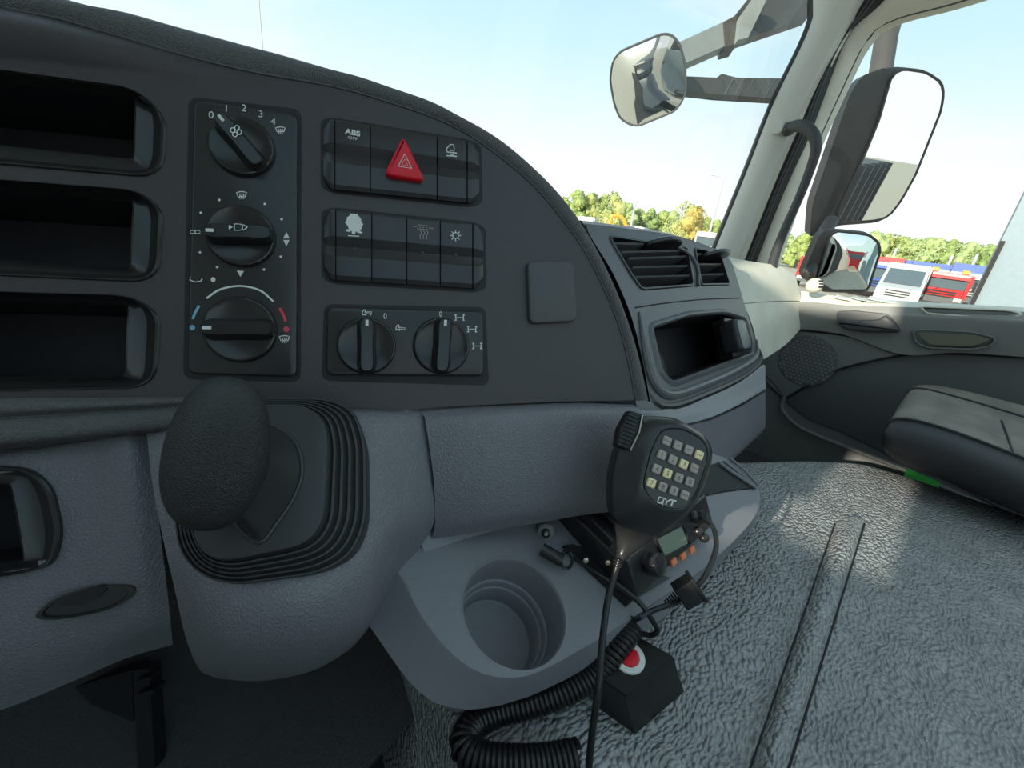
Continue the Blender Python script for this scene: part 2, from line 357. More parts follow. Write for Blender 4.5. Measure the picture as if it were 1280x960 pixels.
mb.loft(loops, False, False, closed=False); mb.build('padded_rim', M['rim'], db, label='leather-grained padded rim edging the console')
mb = MB(); mb.tube([PA.w(c.x, c.y, .0006) for c in cs], .0007, 6); mb.build('rim_seam', M['mod'], db)
# storage bins: bezel and opening outlines in pixels
bins = [([(-120, 72), (172, 111), (209, 146), (205, 224), (-120, 196)], [(-120, 84), (168, 120), (166, 198), (-120, 168)], 'upper'),
        ([(-120, 216), (175, 238), (205, 262), (200, 354), (-120, 340)], [(-120, 226), (165, 249), (162, 334), (-120, 316)], 'middle'),
        ([(-120, 361), (165, 369), (202, 392), (196, 485), (-120, 492)], [(-120, 371), (159, 381), (156, 471), (-120, 472)], 'lower')]
binlab = {'upper': 'uppermost open storage bin', 'middle': 'middle open storage bin', 'lower': 'lowest open storage bin with scuffed floor'}
def bin_part(fr, ou, inn, name, parent, lab, rr=.014, depth=.075, k=96, h=0, skew=0):
    O = rnd(uvs(fr, ou, h), [.004, rr, rr*1.3, rr*1.3, .004] if len(ou) == 5 else rr, 6); I = rnd(uvs(fr, inn, h-.006), .002, 4)
    O2 = resamp(O, k); I2 = resamp(I, k)
    # rotate the inner loop to align with the outer
    best = min(range(k), key=lambda s: sum((O2[i]-I2[(i+s) % k]).length_squared for i in range(0, k, 8))); I2 = I2[best:]+I2[:best]
    def mix(t): return [o.lerp(i, t) for o, i in zip(O2, I2)]
    P = lambda l, hh: [fr.w(p[0], p[1], hh) for p in l]
    b = MB(); b.loft([P(O2, h-.004), P(O2, h+.0005), P(mix(.05), h+.0015), P(mix(.12), h+.0012), P(mix(.25), h-.0035), P(mix(.5), h-.0085), P(mix(.75), h-.0075), P(mix(.93), h-.0055), P(I2, h-.0065), P(I2, h-.012)], False, False)
    p = b.build(name, M['gloss'] if fr is PA else M['black'], parent, label=lab)
    sh = lambda l, hh, s=1: [fr.w(q[0]*1-skew*0, q[1], hh) for q in l]
    b = MB(); b.loft([P(I2, h-.0115), P(I2, h-depth)], False, True); b.build('liner', M['blackmatte'], p)
    return O
holes = []
for ou, inn, nm in bins:
    holes.append(bin_part(PA, ou, inn, 'storage_bin', db, binlab[nm]))
# face panel with the bin openings cut through
edge = [tuple(c-(o-c)*.0) for c, o in zip(cs, os_)]
bottom = uvs(PA, [(797, 500), (700, 502), (560, 508), (440, 517), (330, 515), (183, 510), (-120, 516)])
mb = MB(); OUT = edge+bottom[0:]; hh = [inset(h, .0005) for h in holes]
mb.face(PA, OUT, hh, 0); mb.build('face_panel', M['panel'], db)
# brow swelling under the rim at the top left
rows = []
for yy, hgt in ((0, .0), (.2, .7), (.45, 1.0), (.7, .6), (.88, .12), (1, .0)):
    r = []
    for x0, y0, y1, s in ((-110, -24, 66, 1), (-20, 3, 80, 1), (60, 21, 88, .9), (130, 40, 94, .65), (200, 60, 98, .3), (260, 77, 101, .08), (300, 88, 103, 0)):
        u, v = PA.uv((x0, y0+(y1-y0)*yy)); r.append(PA.w(u, v, .00005+hgt*s*.011))
    rows.append(r)
mb = MB(); mb.patch(rows, 5); mb.build('brow', M['panel'], db)
# lower moulding below the bins, running into the panel at the right
mb = MB(); rows = []
for y0, y1, h in ((498, 496, .001), (506, 499, .004), (515, 503, .0045), (522, 508, .001), (527, 511, .003), (545, 522, .006), (556, 533, .004), (562, 537, -.008)):
    rows.append([PA.at(p, h*k) for p, k in (((-120, y0*1.0+6), 1), ((0, y0), 1), ((120, (y0+y1)/2), 1), ((232, y1), .7))])
mb.patch(rows, 4, ); mb.build('lower_moulding', M['rim'], db, label='dark ridged moulding strip')
# dash top running forward to the windscreen
mb = MB(); top = [PA.w(o.x, o.y, -.06) for o in os_[::4]]
rowA = [VV((p.x, p.y, p.z-.012)) for p in top]; rowB = [VV((p.x*1.25-.05, .70, min(p.z-.06, -.03))) for p in top]
mb.loft([rowA, [a_.lerp(b, .5)+VV((0, 0, .006)) for a_, b in zip(rowA, rowB)], rowB], False, False, closed=False); mb.build('dash_top', M['rim'], db)
# ---------------------------------------------------------------- climate control panel
CC = thing('climate_control_panel', PA.at((303, 460)), 'tall black climate panel with three rotary dials, right of the storage bins', 'control panel')
S = lambda pts, r, h=0, seg=5: rnd(uvs(PA, pts, h), r, seg)
mb = MB(); mb.slab(PA, S([(236, 121), (377, 137), (376, 478), (229, 474)], .008), -.001, .0004); mb.build('recess', M['blackmatte'], CC)
mb = MB(); mb.slab(PA, S([(243, 125), (372, 143), (371, 471), (235, 467)], .006, .003), 0, .0035, .0015); mb.build('faceplate', M['black'], CC)
def dial(fr, p, rpx, ang, h, parent, tick=True, grip=.36, gh=.0095, ring=True, lab=None):
    u, v = fr.uv(p, h+.004); r = rpx*fr.ppm(p, h); b = MB()
    b.loft([[fr.w(x, y, hh) for x, y in circ((u, v), rr, 40)] for hh, rr in ((h-.0005, r*1.04), (h+.003, r*1.03), (h+.0045, r*.99), (h+.0048, r*.95), (h+.0035, r*.8), (h+.003, r*.3))], False, True)
    k = b.build('dial', M['gloss'], parent, label=lab)
    c, s = math.cos(ang), math.sin(ang); W = r*grip; L_ = r*.985
    def loc(x, y, hh): return fr.w(u+x*c-y*s, v+x*s+y*c, hh)
    loops = []
    for hh, wf, lf in ((h+.0028, 1.12, 1), (h+.0045, 1.02, 1), (h+.0045+gh*.45, .86, .99), (h+.0045+gh*.8, .8, .97), (h+.0045+gh, .62, .93)):
        lp = []
        for i in range(32):
            a = 2*math.pi*i/32; x = L_*lf*math.copysign(abs(math.cos(a))**.35, math.cos(a)); y = W*wf*math.copysign(abs(math.sin(a))**.6, math.sin(a))
            y *= .82+.18*(abs(x)/L_)**1.5
            q = math.hypot(x, y); m_ = r*1.0
            if q > m_: x *= m_/q; y *= m_/q
            lp.append(loc(x, y, hh-.0012*(abs(x)/L_)**2*(hh > h+.006)))
        loops.append(lp)
    b = MB(); b.loft(loops); b.build('grip', M['gloss'], k)
    b = MB(); ls = [(-.88, -.045), (-.66, -.045), (-.66, .045), (-.88, .045)]
    b.loft([[loc(x*r, y*r*1.1, hh) for x, y in ls] for hh in (h+gh*.6, h+.0045+gh+.0002)]); b.build('pointer', M['white'], k)
    return k
hK = .0035
def updir(fr, p, dx, dy):
    a = fr.uv(p); b = fr.uv((p[0]+dx, p[1]+dy)); return math.atan2(b[1]-a[1], b[0]-a[0])
dial(PA, (302, 181.5), 35.5, updir(PA, (303, 181), 28, 33), hK, CC, lab='fan speed dial set to 0')
dial(PA, (301, 294), 37, updir(PA, (302, 294), 40, 1), hK, CC, lab='air direction dial')
dial(PA, (300, 411.5), 39.5, updir(PA, (300, 411), 40, 0), hK, CC, lab='temperature dial')
mpx = PA.ppm((303, 300), hK); T = dict(mat=M['white'], parent=CC, h=hK)
for s, p in (('0', (264, 144)), ('1', (283, 136)), ('2', (305, 135.5)), ('3', (326, 143)), ('4', (341.5, 152.5))): text(PA, s, p, 12*mpx, 'lettering', rot=-3, sx=.95, **T)
mk = MB(); w1 = 1.2*mpx
def defrost(c, s, w=w1):
    x, y = c; q = lambda a, b: (x+a*s, y+b*s)
    ribbon(mk, PA, [q(-6, -3), q(-3, -4), (x, y-4.3*s), q(3, -4), q(6, -3), q(4, 2), q(1.5, 1.6), q(-1.5, 1.6), q(-4, 2)], w, hK, closed=True)
    for dx in (-2.2, 0, 2.2): ribbon(mk, PA, [q(dx, -2), q(dx+.6, 0), q(dx-.5, 2), q(dx+.3, 4.5)], w*.8, hK)
for c, s in (((350.5, 163), 1.0), ((302, 244), 1.05), ((355.5, 424), 1.05)): defrost(c, s)
for p in ((274, 250), (331, 255), (251, 266), (352, 274), (250, 315.5), (351, 321), (271.5, 334), (330, 337)): polyp(mk, PA, [(p[0]+1.7*math.cos(a), p[1]+1.6*math.sin(a)) for a in [i*math.pi/5 for i in range(10)]], hK)
polyp(mk, PA, [(354, 298), (362, 298), (358, 290)], hK); polyp(mk, PA, [(354, 300), (362, 300), (358, 308)], hK); polyp(mk, PA, [(296, 338), (305, 339), (300.5, 346)], hK)
ribbon(mk, PA, [(238, 288), (250, 288), (250, 292), (238, 292)], w1, hK, closed=True); ribbon(mk, PA, [(244, 288), (244, 292)], w1, hK)
ribbon(mk, PA, [(238, 346), (237.5, 350), (244, 352.5), (251, 351.5), (253, 348)], w1, hK)
polyp(mk, PA, [(266.5+3*math.cos(a), 349.5+3*math.sin(a)) for a in [i*math.pi/6 for i in range(12)]], hK)
ribbon(mk, PA, smooth([(258, 373), (275, 362), (300, 357.5), (325, 363), (342, 377)], 6), 2.2*mpx, hK)
mk.build('print', M['white'], CC, kind='stuff')
mk = MB(); ribbon(mk, PA, smooth([(249, 382), (244, 391), (241, 399)], 4), 2.6*mpx, hK); polyp(mk, PA, [(240.5+3.6*math.cos(a), 409.5+3.4*math.sin(a)) for a in [i*math.pi/6 for i in range(12)]], hK); mk.build('cold_mark', M['cyan'], CC, label='blue cold arc and dot')
mk = MB(); ribbon(mk, PA, smooth([(349.5, 385), (354.5, 394), (357, 402)], 4), 3.2*mpx, hK); polyp(mk, PA, [(358+3.8*math.cos(a), 411.5+3.6*math.sin(a)) for a in [i*math.pi/6 for i in range(12)]], hK); mk.build('hot_mark', M['redp'], CC, label='red hot arc and dot')
mk = MB(); hg = hK+.0142
for k in range(4):
    a = k*math.pi/2+.3; c = (295+4.3*math.cos(a), 164+4.3*math.sin(a)); ribbon(mk, PA, [(c[0]+3*math.cos(q), c[1]+3*math.sin(q)) for q in [i*math.pi/5 for i in range(10)]], w1*.9, hg, closed=True)
polyp(mk, PA, [(286, 281), (291, 284), (286, 287)], hg); ribbon(mk, PA, [(298, 280), (293, 280), (293, 288), (298, 288)], w1*.9, hg); ribbon(mk, PA, [(299, 280), (303, 281), (303, 287), (299, 288)], w1*.9, hg); ribbon(mk, PA, smooth([(304, 281), (309, 284), (304, 288)], 3), w1*.9, hg)
mk.build('dial_symbol', M['white'], CC, kind='stuff')
# ---------------------------------------------------------------- switch rows
def switchrow(xs, topf, botf, name, lab, midf, midl):
    b0 = thing(name, PA.at(((xs[0]+xs[-1])/2, botf((xs[0]+xs[-1])/2))), lab, 'switch panel')
    mb = MB(); m = MB()
    out = [(xs[0]-2, topf(xs[0])+2), (xs[1], topf(xs[1])-2), (xs[-2], topf(xs[-2])-2), (xs[-1]+2, topf(xs[-1])+3), (xs[-1]+3, botf(xs[-1])+1), (xs[-2], botf(xs[-2])+5), (xs[1], botf(xs[1])+5), (xs[0]-2, botf(xs[0]))]
    mb.slab(PA, rnd(uvs(PA, out), [.006, .002, .002, .006, .008, .002, .002, .008], 4), -.001, .0006); mb.build('recess', M['blackmatte'], b0)
    keys = []
    for i in range(len(xs)-1):
        x0, x1 = xs[i]+.8, xs[i+1]-.8; ends = (i == 0) - (i == len(xs)-2)
        H_ = .0065; n = 7; loops = []
        mb = MB(); prof = [(0, -.001), (0.0, H_-.001), (.03, H_), (midf, H_), (midf+.03, H_+.0004), (midl-.14, H_-.0035), (midl-.02, H_-.0008), (midl, H_), (.93, H_), (1.0, H_-.002), (1.0, -.001)]
        if i == 0 or i == len(xs)-2: pass
        rows = []
        for t, h in prof:
            r = []
            for j in range(5):
                x = x0+(x1-x0)*j/4; yt, yb = topf(x), botf(x)
                if ends:
                    k = j/4 if ends == -1 else 1-j/4; q = k**2.2
                    yt += (yb-yt)*.16*q; yb -= (yb-yt)*.17*q; h_ = h-.004*q if h > 0 else h
                else: h_ = h-(.0006 if j in (0, 4) and h > 0 else 0)
                r.append(PA.at((x, yt+(yb-yt)*t), max(h_, -.001)))
            rows.append(r)
        mb.loft(rows, False, False, closed=False)
        for sd_ in (0, -1):
            c = [r[sd_] for r in rows]; mb.loft([c, [PA.w(*[(q-PA.o).dot(w_) for w_ in (PA.H, PA.V)], -.001) for q in c]], False, False, closed=False)
        keys.append(mb.build('end_cap' if ends else 'switch', M['switch'], b0, sharp=25))
    return b0, keys
ln = lambda x0, y0, x1, y1: (lambda x: y0+(y1-y0)*(x-x0)/(x1-x0))
B1, k1 = switchrow([403, 418.5, 463, 546.5, 584, 600], ln(403, 147, 600, 179), ln(403, 235, 600, 255), 'hazard_switch_row', 'upper row of black dash switches with the red triangle hazard button', .30, .62)
B2, k2 = switchrow([404, 419.7, 464.7, 508.3, 550.3, 591, 605], ln(403, 260, 604, 281), ln(403, 349, 604, 361), 'rocker_switch_row', 'middle row of four black rocker switches with lamp and snowflake symbols', .35, .66)
hs = .0067; w1 = 1.1*PA.ppm((500, 200), hs)
text(PA, 'ABS', (441, 166), 9.6*mpx, 'lettering', M['white'], B1, hs, rot=-3, bold=.0002, sx=1.15); text(PA, 'OFF', (441, 173), 5.6*mpx, 'lettering', M['white'], B1, hs, rot=-3, sx=1.3)
tri = [(503.5, 171), (479, 221), (532, 229.5)]
mb = MB(); o = rnd(uvs(PA, tri, .008), .007, 6); mb.slab(PA, o, .003, .0125, .003, 4); mb.build('hazard_button', M['red'], B1, label='red triangular hazard button')
mk = MB(); ribbon(mk, PA, [(506, 192.5), (497.5, 208), (514.5, 210.5)], 2.1*mpx, .0126, closed=True); ribbon(mk, PA, [(506, 199), (502, 206), (510, 207.2)], .9*mpx, .0126, closed=True); mk.build('hazard_triangle', M['pink'], B1)
mk = MB(); ribbon(mk, PA, [(559, 190), (558, 186), (563, 180.5), (567, 181), (568, 188)], 1.3*mpx, hs); ribbon(mk, PA, [(559, 190), (571, 191.5)], 1.6*mpx, hs); ribbon(mk, PA, [(558, 194.5), (571, 195.5)], 1.6*mpx, hs)
ribbon(mk, PA, [(565+3*math.cos(q), 191+3*math.sin(q)) for q in [i*math.pi/5 for i in range(10)]], w1*.7, hs, closed=True); mk.build('cab_symbol', M['white'], B1)
mk = MB(); polyp(mk, PA, [(437, 267), (447, 267.5), (447.5, 269.5), (451, 273), (452, 278), (454, 280), (452, 286), (449.5, 288), (453, 290.5), (452, 292), (447, 291), (445, 289), (443.5, 293), (440, 292.5), (439.5, 288.5), (437, 290), (432, 289), (433, 286.5), (436, 287), (435, 283), (431, 278), (433, 276), (434, 271.5), (437.5, 269)], hs); ribbon(mk, PA, [(435, 294.5), (449, 295.3)], 1.2*mpx, hs)
ribbon(mk, PA, [(428, 320), (440, 321.5), (456, 321.5)], 1.6*mpx, .0052)
mk.build('truck_symbol', M['white'], B2)
mk = MB(); c = (569.5, 294.5)
for k in range(8):
    a = k*math.pi/4; ribbon(mk, PA, [(c[0]+3*math.cos(a), c[1]+3*math.sin(a)), (c[0]+7*math.cos(a), c[1]+7*math.sin(a))], 1.3*mpx, hs)
ribbon(mk, PA, [(c[0]+4*math.cos(q), c[1]+4*math.sin(q)) for q in [i*math.pi/4 for i in range(8)]], 1.2*mpx, hs, closed=True); mk.build('snowflake_symbol', M['white'], B2)
mk = MB(); ribbon(mk, PA, [(522, 281), (536, 282.5), (536, 287.5), (522, 286)], .8*mpx, hs, closed=True)
for x in (526, 530, 534): ribbon(mk, PA, smooth([(x-1, 288), (x+1, 291), (x-1, 295), (x, 299)], 3), .8*mpx, hs)
for x in (525, 529, 533): ribbon(mk, PA, [(x-.6, 284.3), (x+.6, 284.5)], 1.4*mpx, hs)
ribbon(mk, PA, [(516, 283), (521, 283.5)], .8*mpx, hs); ribbon(mk, PA, [(537, 285), (542, 285.5)], .8*mpx, hs); mk.build('heater_symbol', M['key'], B2)
for p in ((443.5, 310.5), (528.5, 316), (569.5, 318.5)):
    mb = MB(); u, v = PA.uv(p, .004); mb.slab(PA, circ((u, v), 1.9*mpx, 14), .002, .0045, .0003); mb.build('indicator_lamp', M['handle'], B2)
B3 = thing('rotary_switch_panel', PA.at((507, 478)), 'small black panel with two rotary knobs, under the rocker switches', 'switch panel')
mb = MB(); mb.slab(PA, S([(405, 380), (607, 384), (611, 482), (402, 476)], .008), -.001, .0005); mb.build('recess', M['blackmatte'], B3)
mb = MB(); mb.slab(PA, S([(409, 383), (604, 389), (605, 470), (408, 469)], .006, .004), 0, .0042, .0018); mb.build('faceplate', M['black'], B3)
dial(PA, (458.5, 432), 34, updir(PA, (459, 432), 0, 30), .0042, B3, lab='left rotary knob'); dial(PA, (552.5, 432), 34, updir(PA, (553, 432), -2, 30), .0042, B3, lab='right rotary knob')
h3 = .0042; text(PA, '0', (481.5, 395.5), 11*mpx, 'lettering', M['white'], B3, h3, sx=.85); text(PA, '0', (551, 393), 11*mpx, 'lettering', M['white'], B3, h3, sx=.85)
mk = MB(); w_ = 1.1*mpx
for (x, y), k in (((458, 390), 0), ((500, 409), 1)):
    ribbon(mk, PA, [(x-5, y+3.5), (x-5, y), (x-3, y-3), (x-1.5, y-3), (x-1.5, y+1)], w_, h3); ribbon(mk, PA, [(x-5, y+3), (x, y+3.5)], w_*1.6, h3)
    ribbon(mk, PA, [(x-1, y), (x+7, y+(0 if k == 0 else 1)), (x+6, y+2.2+k), (x-1, y+2)], w_*.9, h3, closed=True); ribbon(mk, PA, [(x+5, y+3.3), (x+6, y+3.3)], w_*1.6, h3)
for x, y in ((574.5, 397), (590, 411.5), (596.5, 432.5)):
    ribbon(mk, PA, [(x-4, y), (x+4, y)], w_, h3); ribbon(mk, PA, [(x-5, y-3.5), (x-4.5, y+3.5)], w_*1.3, h3); ribbon(mk, PA, [(x+5, y-3.5), (x+4.5, y+3.5)], w_*1.3, h3)
    for s in (-1, 1):
        for q in (-5, 5): ribbon(mk, PA, [(x+q-1.4, y+3.3*s), (x+q+1.4, y+3.3*s)], w_*1.2, h3)
mk.build('print', M['white'], B3, kind='stuff')
mb = MB(); mb.slab(PA, S([(659, 326), (717, 327), (721, 402), (662, 405)], .0075, .004, 6), 0, .0055, .0018); mb.build('adhesive_pad', mat('pad_grey', (.075, .074, .076), .45), label='small square charcoal pad with rounded corners stuck on the console face', cat='pad')
#==P2==
# ---------------------------------------------------------------- passenger side of the dash
pd = thing('passenger_dashboard', (.88, .36, -.25), 'grey passenger-side dash with vents over an open storage slot, beyond the console', 'dashboard')
SD = lambda pts, r, h=0, seg=5: rnd(uvs(PD, pts, h), r, seg)
vl = [(761, 296), (858, 310), (866, 356), (801, 361), (789, 344), (770, 312)]
vr = [(868, 311), (899, 317), (911, 355), (876, 355.5)]
slot = [(814, 410), (860, 395), (904, 391), (931, 399), (941, 441), (840, 478), (826, 464)]
modo = [(733, 280), (780, 285), (850, 296), (903, 314), (915, 327), (947, 436), (946, 458), (880, 496), (842, 520), (800, 522)]
mod = SD(modo, [0, 0, 0, .03, .02, .02, .02, .03, .0, .0], 0)
hv = [SD(vl, .012), SD(vr, .008), SD(slot, [.012, .03, .03, .015, .02, .03, .012])]
mb = MB(); mb.face(PD, mod, hv, 0)
mb.loft([[PD.w(u, v, 0) for u, v in mod], [PD.w(u, v, -.05) for u, v in inset(mod, -.006)]], False, False)
mb.build('module', M['mod'], pd)
def ringlip(fr, lp, w, hgt, name, m, parent, deep=.05, **k):
    b = MB(); P = lambda l, h: [fr.w(x, y, h) for x, y in l]
    b.loft([P(inset(lp, -w), 0), P(inset(lp, -w*.6), hgt*.8), P(inset(lp, -w*.2), hgt), P(inset(lp, w*.1), hgt*.4), P(inset(lp, w*.2), -.003)], False, False)
    r = b.build(name, m, parent, **k); b = MB(); b.loft([P(inset(lp, w*.2), -.003), P(inset(lp, w*.2), -deep)], False, True); b.build('liner', M['blackmatte'], r); return r
ringlip(PD, hv[2], .010, .005, 'storage_slot', M['mod'], pd, .09, label='open black storage slot')
mb = MB(); mb.tube([PD.at(p, .0005) for p in smooth([(794, 384.5), (830, 379), (880, 374), (925, 372.5)], 5)], .0012, 6); mb.build('seam_crease', M['blackmatte'], pd)
mb = MB(); mb.slab(PD, SD([(824, 440), (833, 440), (844, 478), (836, 481)], .001, -.03), -.08, -.04); mb.build('divider', M['blackmatte'], pd)
# slot surround tray lip
mb = MB(); lipx = [(799, 390), (806, 440), (816, 478), (838, 494), (880, 481), (920, 463), (944, 446), (946, 425)]
LP = smooth(lipx, 6); mb.tube([PD.at(p, .001) for p in LP], [.008*min(1, .25+min(i, len(LP)-1-i)/9) for i in range(len(LP))], 10); mb.build('slot_lip', M['mod'], pd)
mb = MB(); lipx = [(801, 470), (812, 500), (836, 509), (880, 494), (925, 473), (949, 452), (949, 436)]
LP = smooth(lipx, 6); mb.tube([PD.at(p, -.006) for p in LP], [.009*min(1, .25+min(i, len(LP)-1-i)/9) for i in range(len(LP))], 10); mb.build('lower_lip', M['black'], pd)
def vent(lp, px, name, lab, slats, wheel, dx):
    t = thing(name, PD.at(px), lab, 'air vent')
    b = MB(); P = lambda l, h: [PD.w(x, y, h) for x, y in l]
    b.loft([P(inset(lp, -.004), .0003), P(inset(lp, -.002), .003), P(inset(lp, .001), .003), P(inset(lp, .0015), -.004), P(inset(lp, .0015), -.06)], False, True); b.build('surround', M['black'], t)
    for a, c in slats:
        b = MB(); A = PD.at(a, -.004); C = PD.at(c, -.004); rows = []
        for i in range(9):
            k = i/8; q = A.lerp(C, k); bow = .0; back = -PD.N*.03
            rows.append([q+back+VV((0, 0, -.004)), q+VV((0, 0, .001)), q+VV((0, 0, .0022))+PD.N*.002, q+VV((0, 0, -.001))+PD.N*.001, q+back+VV((0, 0, -.007))])
        b.loft(rows, True, True); b.build('slat', M['mod'], t)
    a, c = wheel; A = PD.at(a, .004); C = PD.at(c, .004); mid = (A+C)/2; r = (C-A).length/2
    b = MB(); ax = PD.V; lp_ = []
    for hgt, s in ((-.005, .92), (-.003, 1), (.003, 1), (.005, .92)):
        lp_.append([mid+PD.H*(r*s*math.cos(q))+PD.N*(r*.55*s*math.sin(q))+PD.V*hgt for q in [2*math.pi*i/28 for i in range(28)]])
    b.loft(lp_); b.build('thumbwheel', M['black'], t, label='ridged thumbwheel on top of the vent')
    return t
vent(hv[0], (830, 358), 'air_vent', 'wide louvred air vent with a thumbwheel, nearer the console', [((763, 305), (846, 306.5)), ((775, 316), (857, 314)), ((785, 324), (860, 321)), ((790, 335), (862, 333)), ((793, 347), (863, 345))], ((809, 305), (845, 308)), 0)
vent(hv[1], (893, 354), 'air_vent', 'narrow louvred air vent at the far end of the dash by the pillar', [((869, 318), (899, 320)), ((872, 331), (905, 331)), ((874, 344), (908, 343))], ((880, 319), (905, 321)), 0)
mb = MB(); mb.tube([PD.at(p, .003) for p in smooth([(846, 308), (862, 318), (872, 335), (873, 357)], 5)], .0035, 8); mb.build('vent_pillar', M['mod'], pd)
# device in the slot
ph = thing('plastic_holder', PD.at((927, 440)), 'rounded grey-faced black plastic holder standing at the right end of the storage slot', 'holder')
mb = MB(); mb.slab(PD, SD([(906, 397), (930, 399), (939, 440), (919, 447)], .006), -.03, -.002, .002); mb.build('bracket', M['gloss'], ph)
mb = MB(); mb.slab(PD, SD([(915, 398), (932, 399), (941, 430), (938, 437), (924, 438)], .014, .02), -.01, .022, .005); mb.build('body', M['blackmatte'], ph)
mb = MB(); mb.slab(PD, SD([(921, 400), (931, 400), (940, 430), (937, 435), (930, 436)], .012, .024), .02, .0235, .0008); mb.build('front_plate', mat('plate_grey', (.16, .18, .19), .35), ph)
# textured ledge under the passenger dash and the face below it
def q3(px, py, x): return onX(px, py, x)
e_ = [(802, 514, .50), (835, 512, .655), (880, 496, .80), (925, 476, .98), (956, 457, 1.14)]
l_ = [(790, 526, .48), (830, 536, .60), (884, 526, .74), (925, 508, .92), (957, 489, 1.10)]
mb = MB(); rows = [[q3(x, y-1, X_)+VV((0, .012, -.006)) for x, y, X_ in e_], [q3(x, y, X_) for x, y, X_ in e_], [q3((a[0]*.5+b[0]*.5), (a[1]+b[1])/2+1, (a[2]+b[2])/2) for a, b in zip(e_, l_)], [q3(x, y-3, X_) for x, y, X_ in l_], [q3(x, y, X_)+VV((0, .012, -.004)) for x, y, X_ in l_]]
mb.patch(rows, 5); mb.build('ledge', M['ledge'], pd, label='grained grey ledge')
f0 = [(780, 520, .485), (835, 534.5, .60), (886, 525, .735), (925, 507.5, .91), (957, 488, 1.09)]
f1 = [(780, 560, .485), (838, 575, .60), (888, 565, .74), (928, 540, .915), (957, 515, 1.09)]
f2 = [(775, 610, .485), (840, 612, .60), (885, 596, .745), (925, 565, .92), (955, 537, 1.09)]
f3 = [(765, 640, .50), (835, 632, .62), (882, 606, .76), (918, 577, .93), (948, 548, 1.10)]
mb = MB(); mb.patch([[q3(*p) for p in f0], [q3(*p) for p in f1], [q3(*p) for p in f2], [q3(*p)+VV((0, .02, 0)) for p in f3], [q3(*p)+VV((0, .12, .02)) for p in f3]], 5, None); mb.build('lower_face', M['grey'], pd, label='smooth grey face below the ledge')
mb = MB(); mb.tube([q3(x, y, X_)+VV((0, -.001, 0)) for x, y, X_ in f0], .0012, 6); mb.build('ledge_groove', M['blackmatte'], pd)
# end cap of the dash and its top
mb = MB(); ec_ = [(957, 457, 1.16), (957, 489, 1.12), (957, 515, 1.11), (955, 537, 1.11), (948, 550, 1.12)]
mb.loft([[q3(*p) for p in ec_], [q3(*p)+VV((.01, .2, 0)) for p in ec_]], False, False, closed=False); mb.build('end_cap', M['grey'], pd)
mb = MB(); tl, tr_ = PD.at((733, 280)), PD.at((903, 314))
mb.patch([[PD.at(p) for p in ((720, 278), (780, 285), (850, 296), (903, 314))], [PD.at(p)+VV((0, .05, .002)) for p in ((720, 278), (780, 285), (850, 296), (903, 314))], [PD.at(p)+VV((.1, .28, -.03)) for p in ((720, 278), (780, 285), (850, 296), (903, 314))]], 5); mb.build('dash_top', M['mod'], pd)
# console flank facing the passenger, between the rim and the passenger vents
mb = MB(); fl = [(727, 276), (742, 302), (768, 345), (790, 398), (803, 450), (813, 503)]
rows = [[PA.at(p, -.05*k)+VV((.03*k, .12*k, 0)) for p in fl] for k in (0, .5, 1, 1.6)]
mb.patch(rows, 4); mb.build('console_flank', M['black'], db, label='black side of the console behind the rim')
mb = MB(); mb.tube([PA.w(*PA.uv(p), -.03)+VV((.012, .04, 0)) for p in fl], .003, 8); mb.build('flank_bead', M['mod'], db)
# pale corner trim between the dash and the door
co = thing('corner_trim', (1.35, .38, -.3), 'pale corner trim panel joining the end of the dash to the passenger door', 'trim panel')
cg = [[(893, 318, 1.18), (940, 327, 1.30), (975, 333, 1.42), (994, 345, 1.497)], [(915, 335, 1.17), (950, 345, 1.28), (980, 352, 1.40), (999, 362, 1.497)], [(930, 379, 1.18), (955, 377, 1.28), (980, 376, 1.40), (1001, 376, 1.497)]]
cg2 = [[(930, 380, 1.18), (955, 378, 1.28), (980, 377, 1.40), (1001, 377, 1.497)], [(942, 412, 1.20), (960, 408, 1.29), (982, 402, 1.40), (1001, 400, 1.497)], [(950, 452, 1.24), (966, 442, 1.31), (984, 429, 1.40), (1000, 412, 1.49)]]
mb = MB(); mb.patch([[q3(*p) for p in r] for r in cg], 5, (.02, .03, 0)); mb.build('upper_panel', M['cream'], co)
mb = MB(); mb.patch([[q3(*p) for p in r] for r in cg2], 5, (.02, .03, 0)); mb.build('lower_panel', M['cream'], co)
# ---------------------------------------------------------------- grey band below the console (drawer front) and gear housing
bd = [[(500, 512, .40), (560, 509, .405), (640, 506, .42), (720, 504, .437), (792, 506, .458)],
      [(527, 518, .385), (590, 514, .392), (660, 511, .405), (730, 509, .42), (799, 512, .452)],
      [(533, 535, .378), (600, 533, .385), (670, 530, .40), (735, 527, .415), (812, 530, .455)],
      [(542, 600, .378), (600, 598, .385), (665, 592, .40), (735, 588, .42), (812, 588, .45)],
      [(544, 650, .386), (600, 645, .392), (665, 636, .407), (735, 628, .43), (812, 620, .46)],
      [(540, 674, .40), (600, 665, .405), (665, 655, .42), (735, 643, .445), (805, 636, .47)]]
mb = MB(); mb.patch([[V(*p) for p in r] for r in bd], 6, CF*.05); DF = thing('drawer_front', V(670, 650, .44), 'blue-grey leather-grained cover below the console, above the cup holder', 'cover'); mb.build('cover', M['grey'], DF)
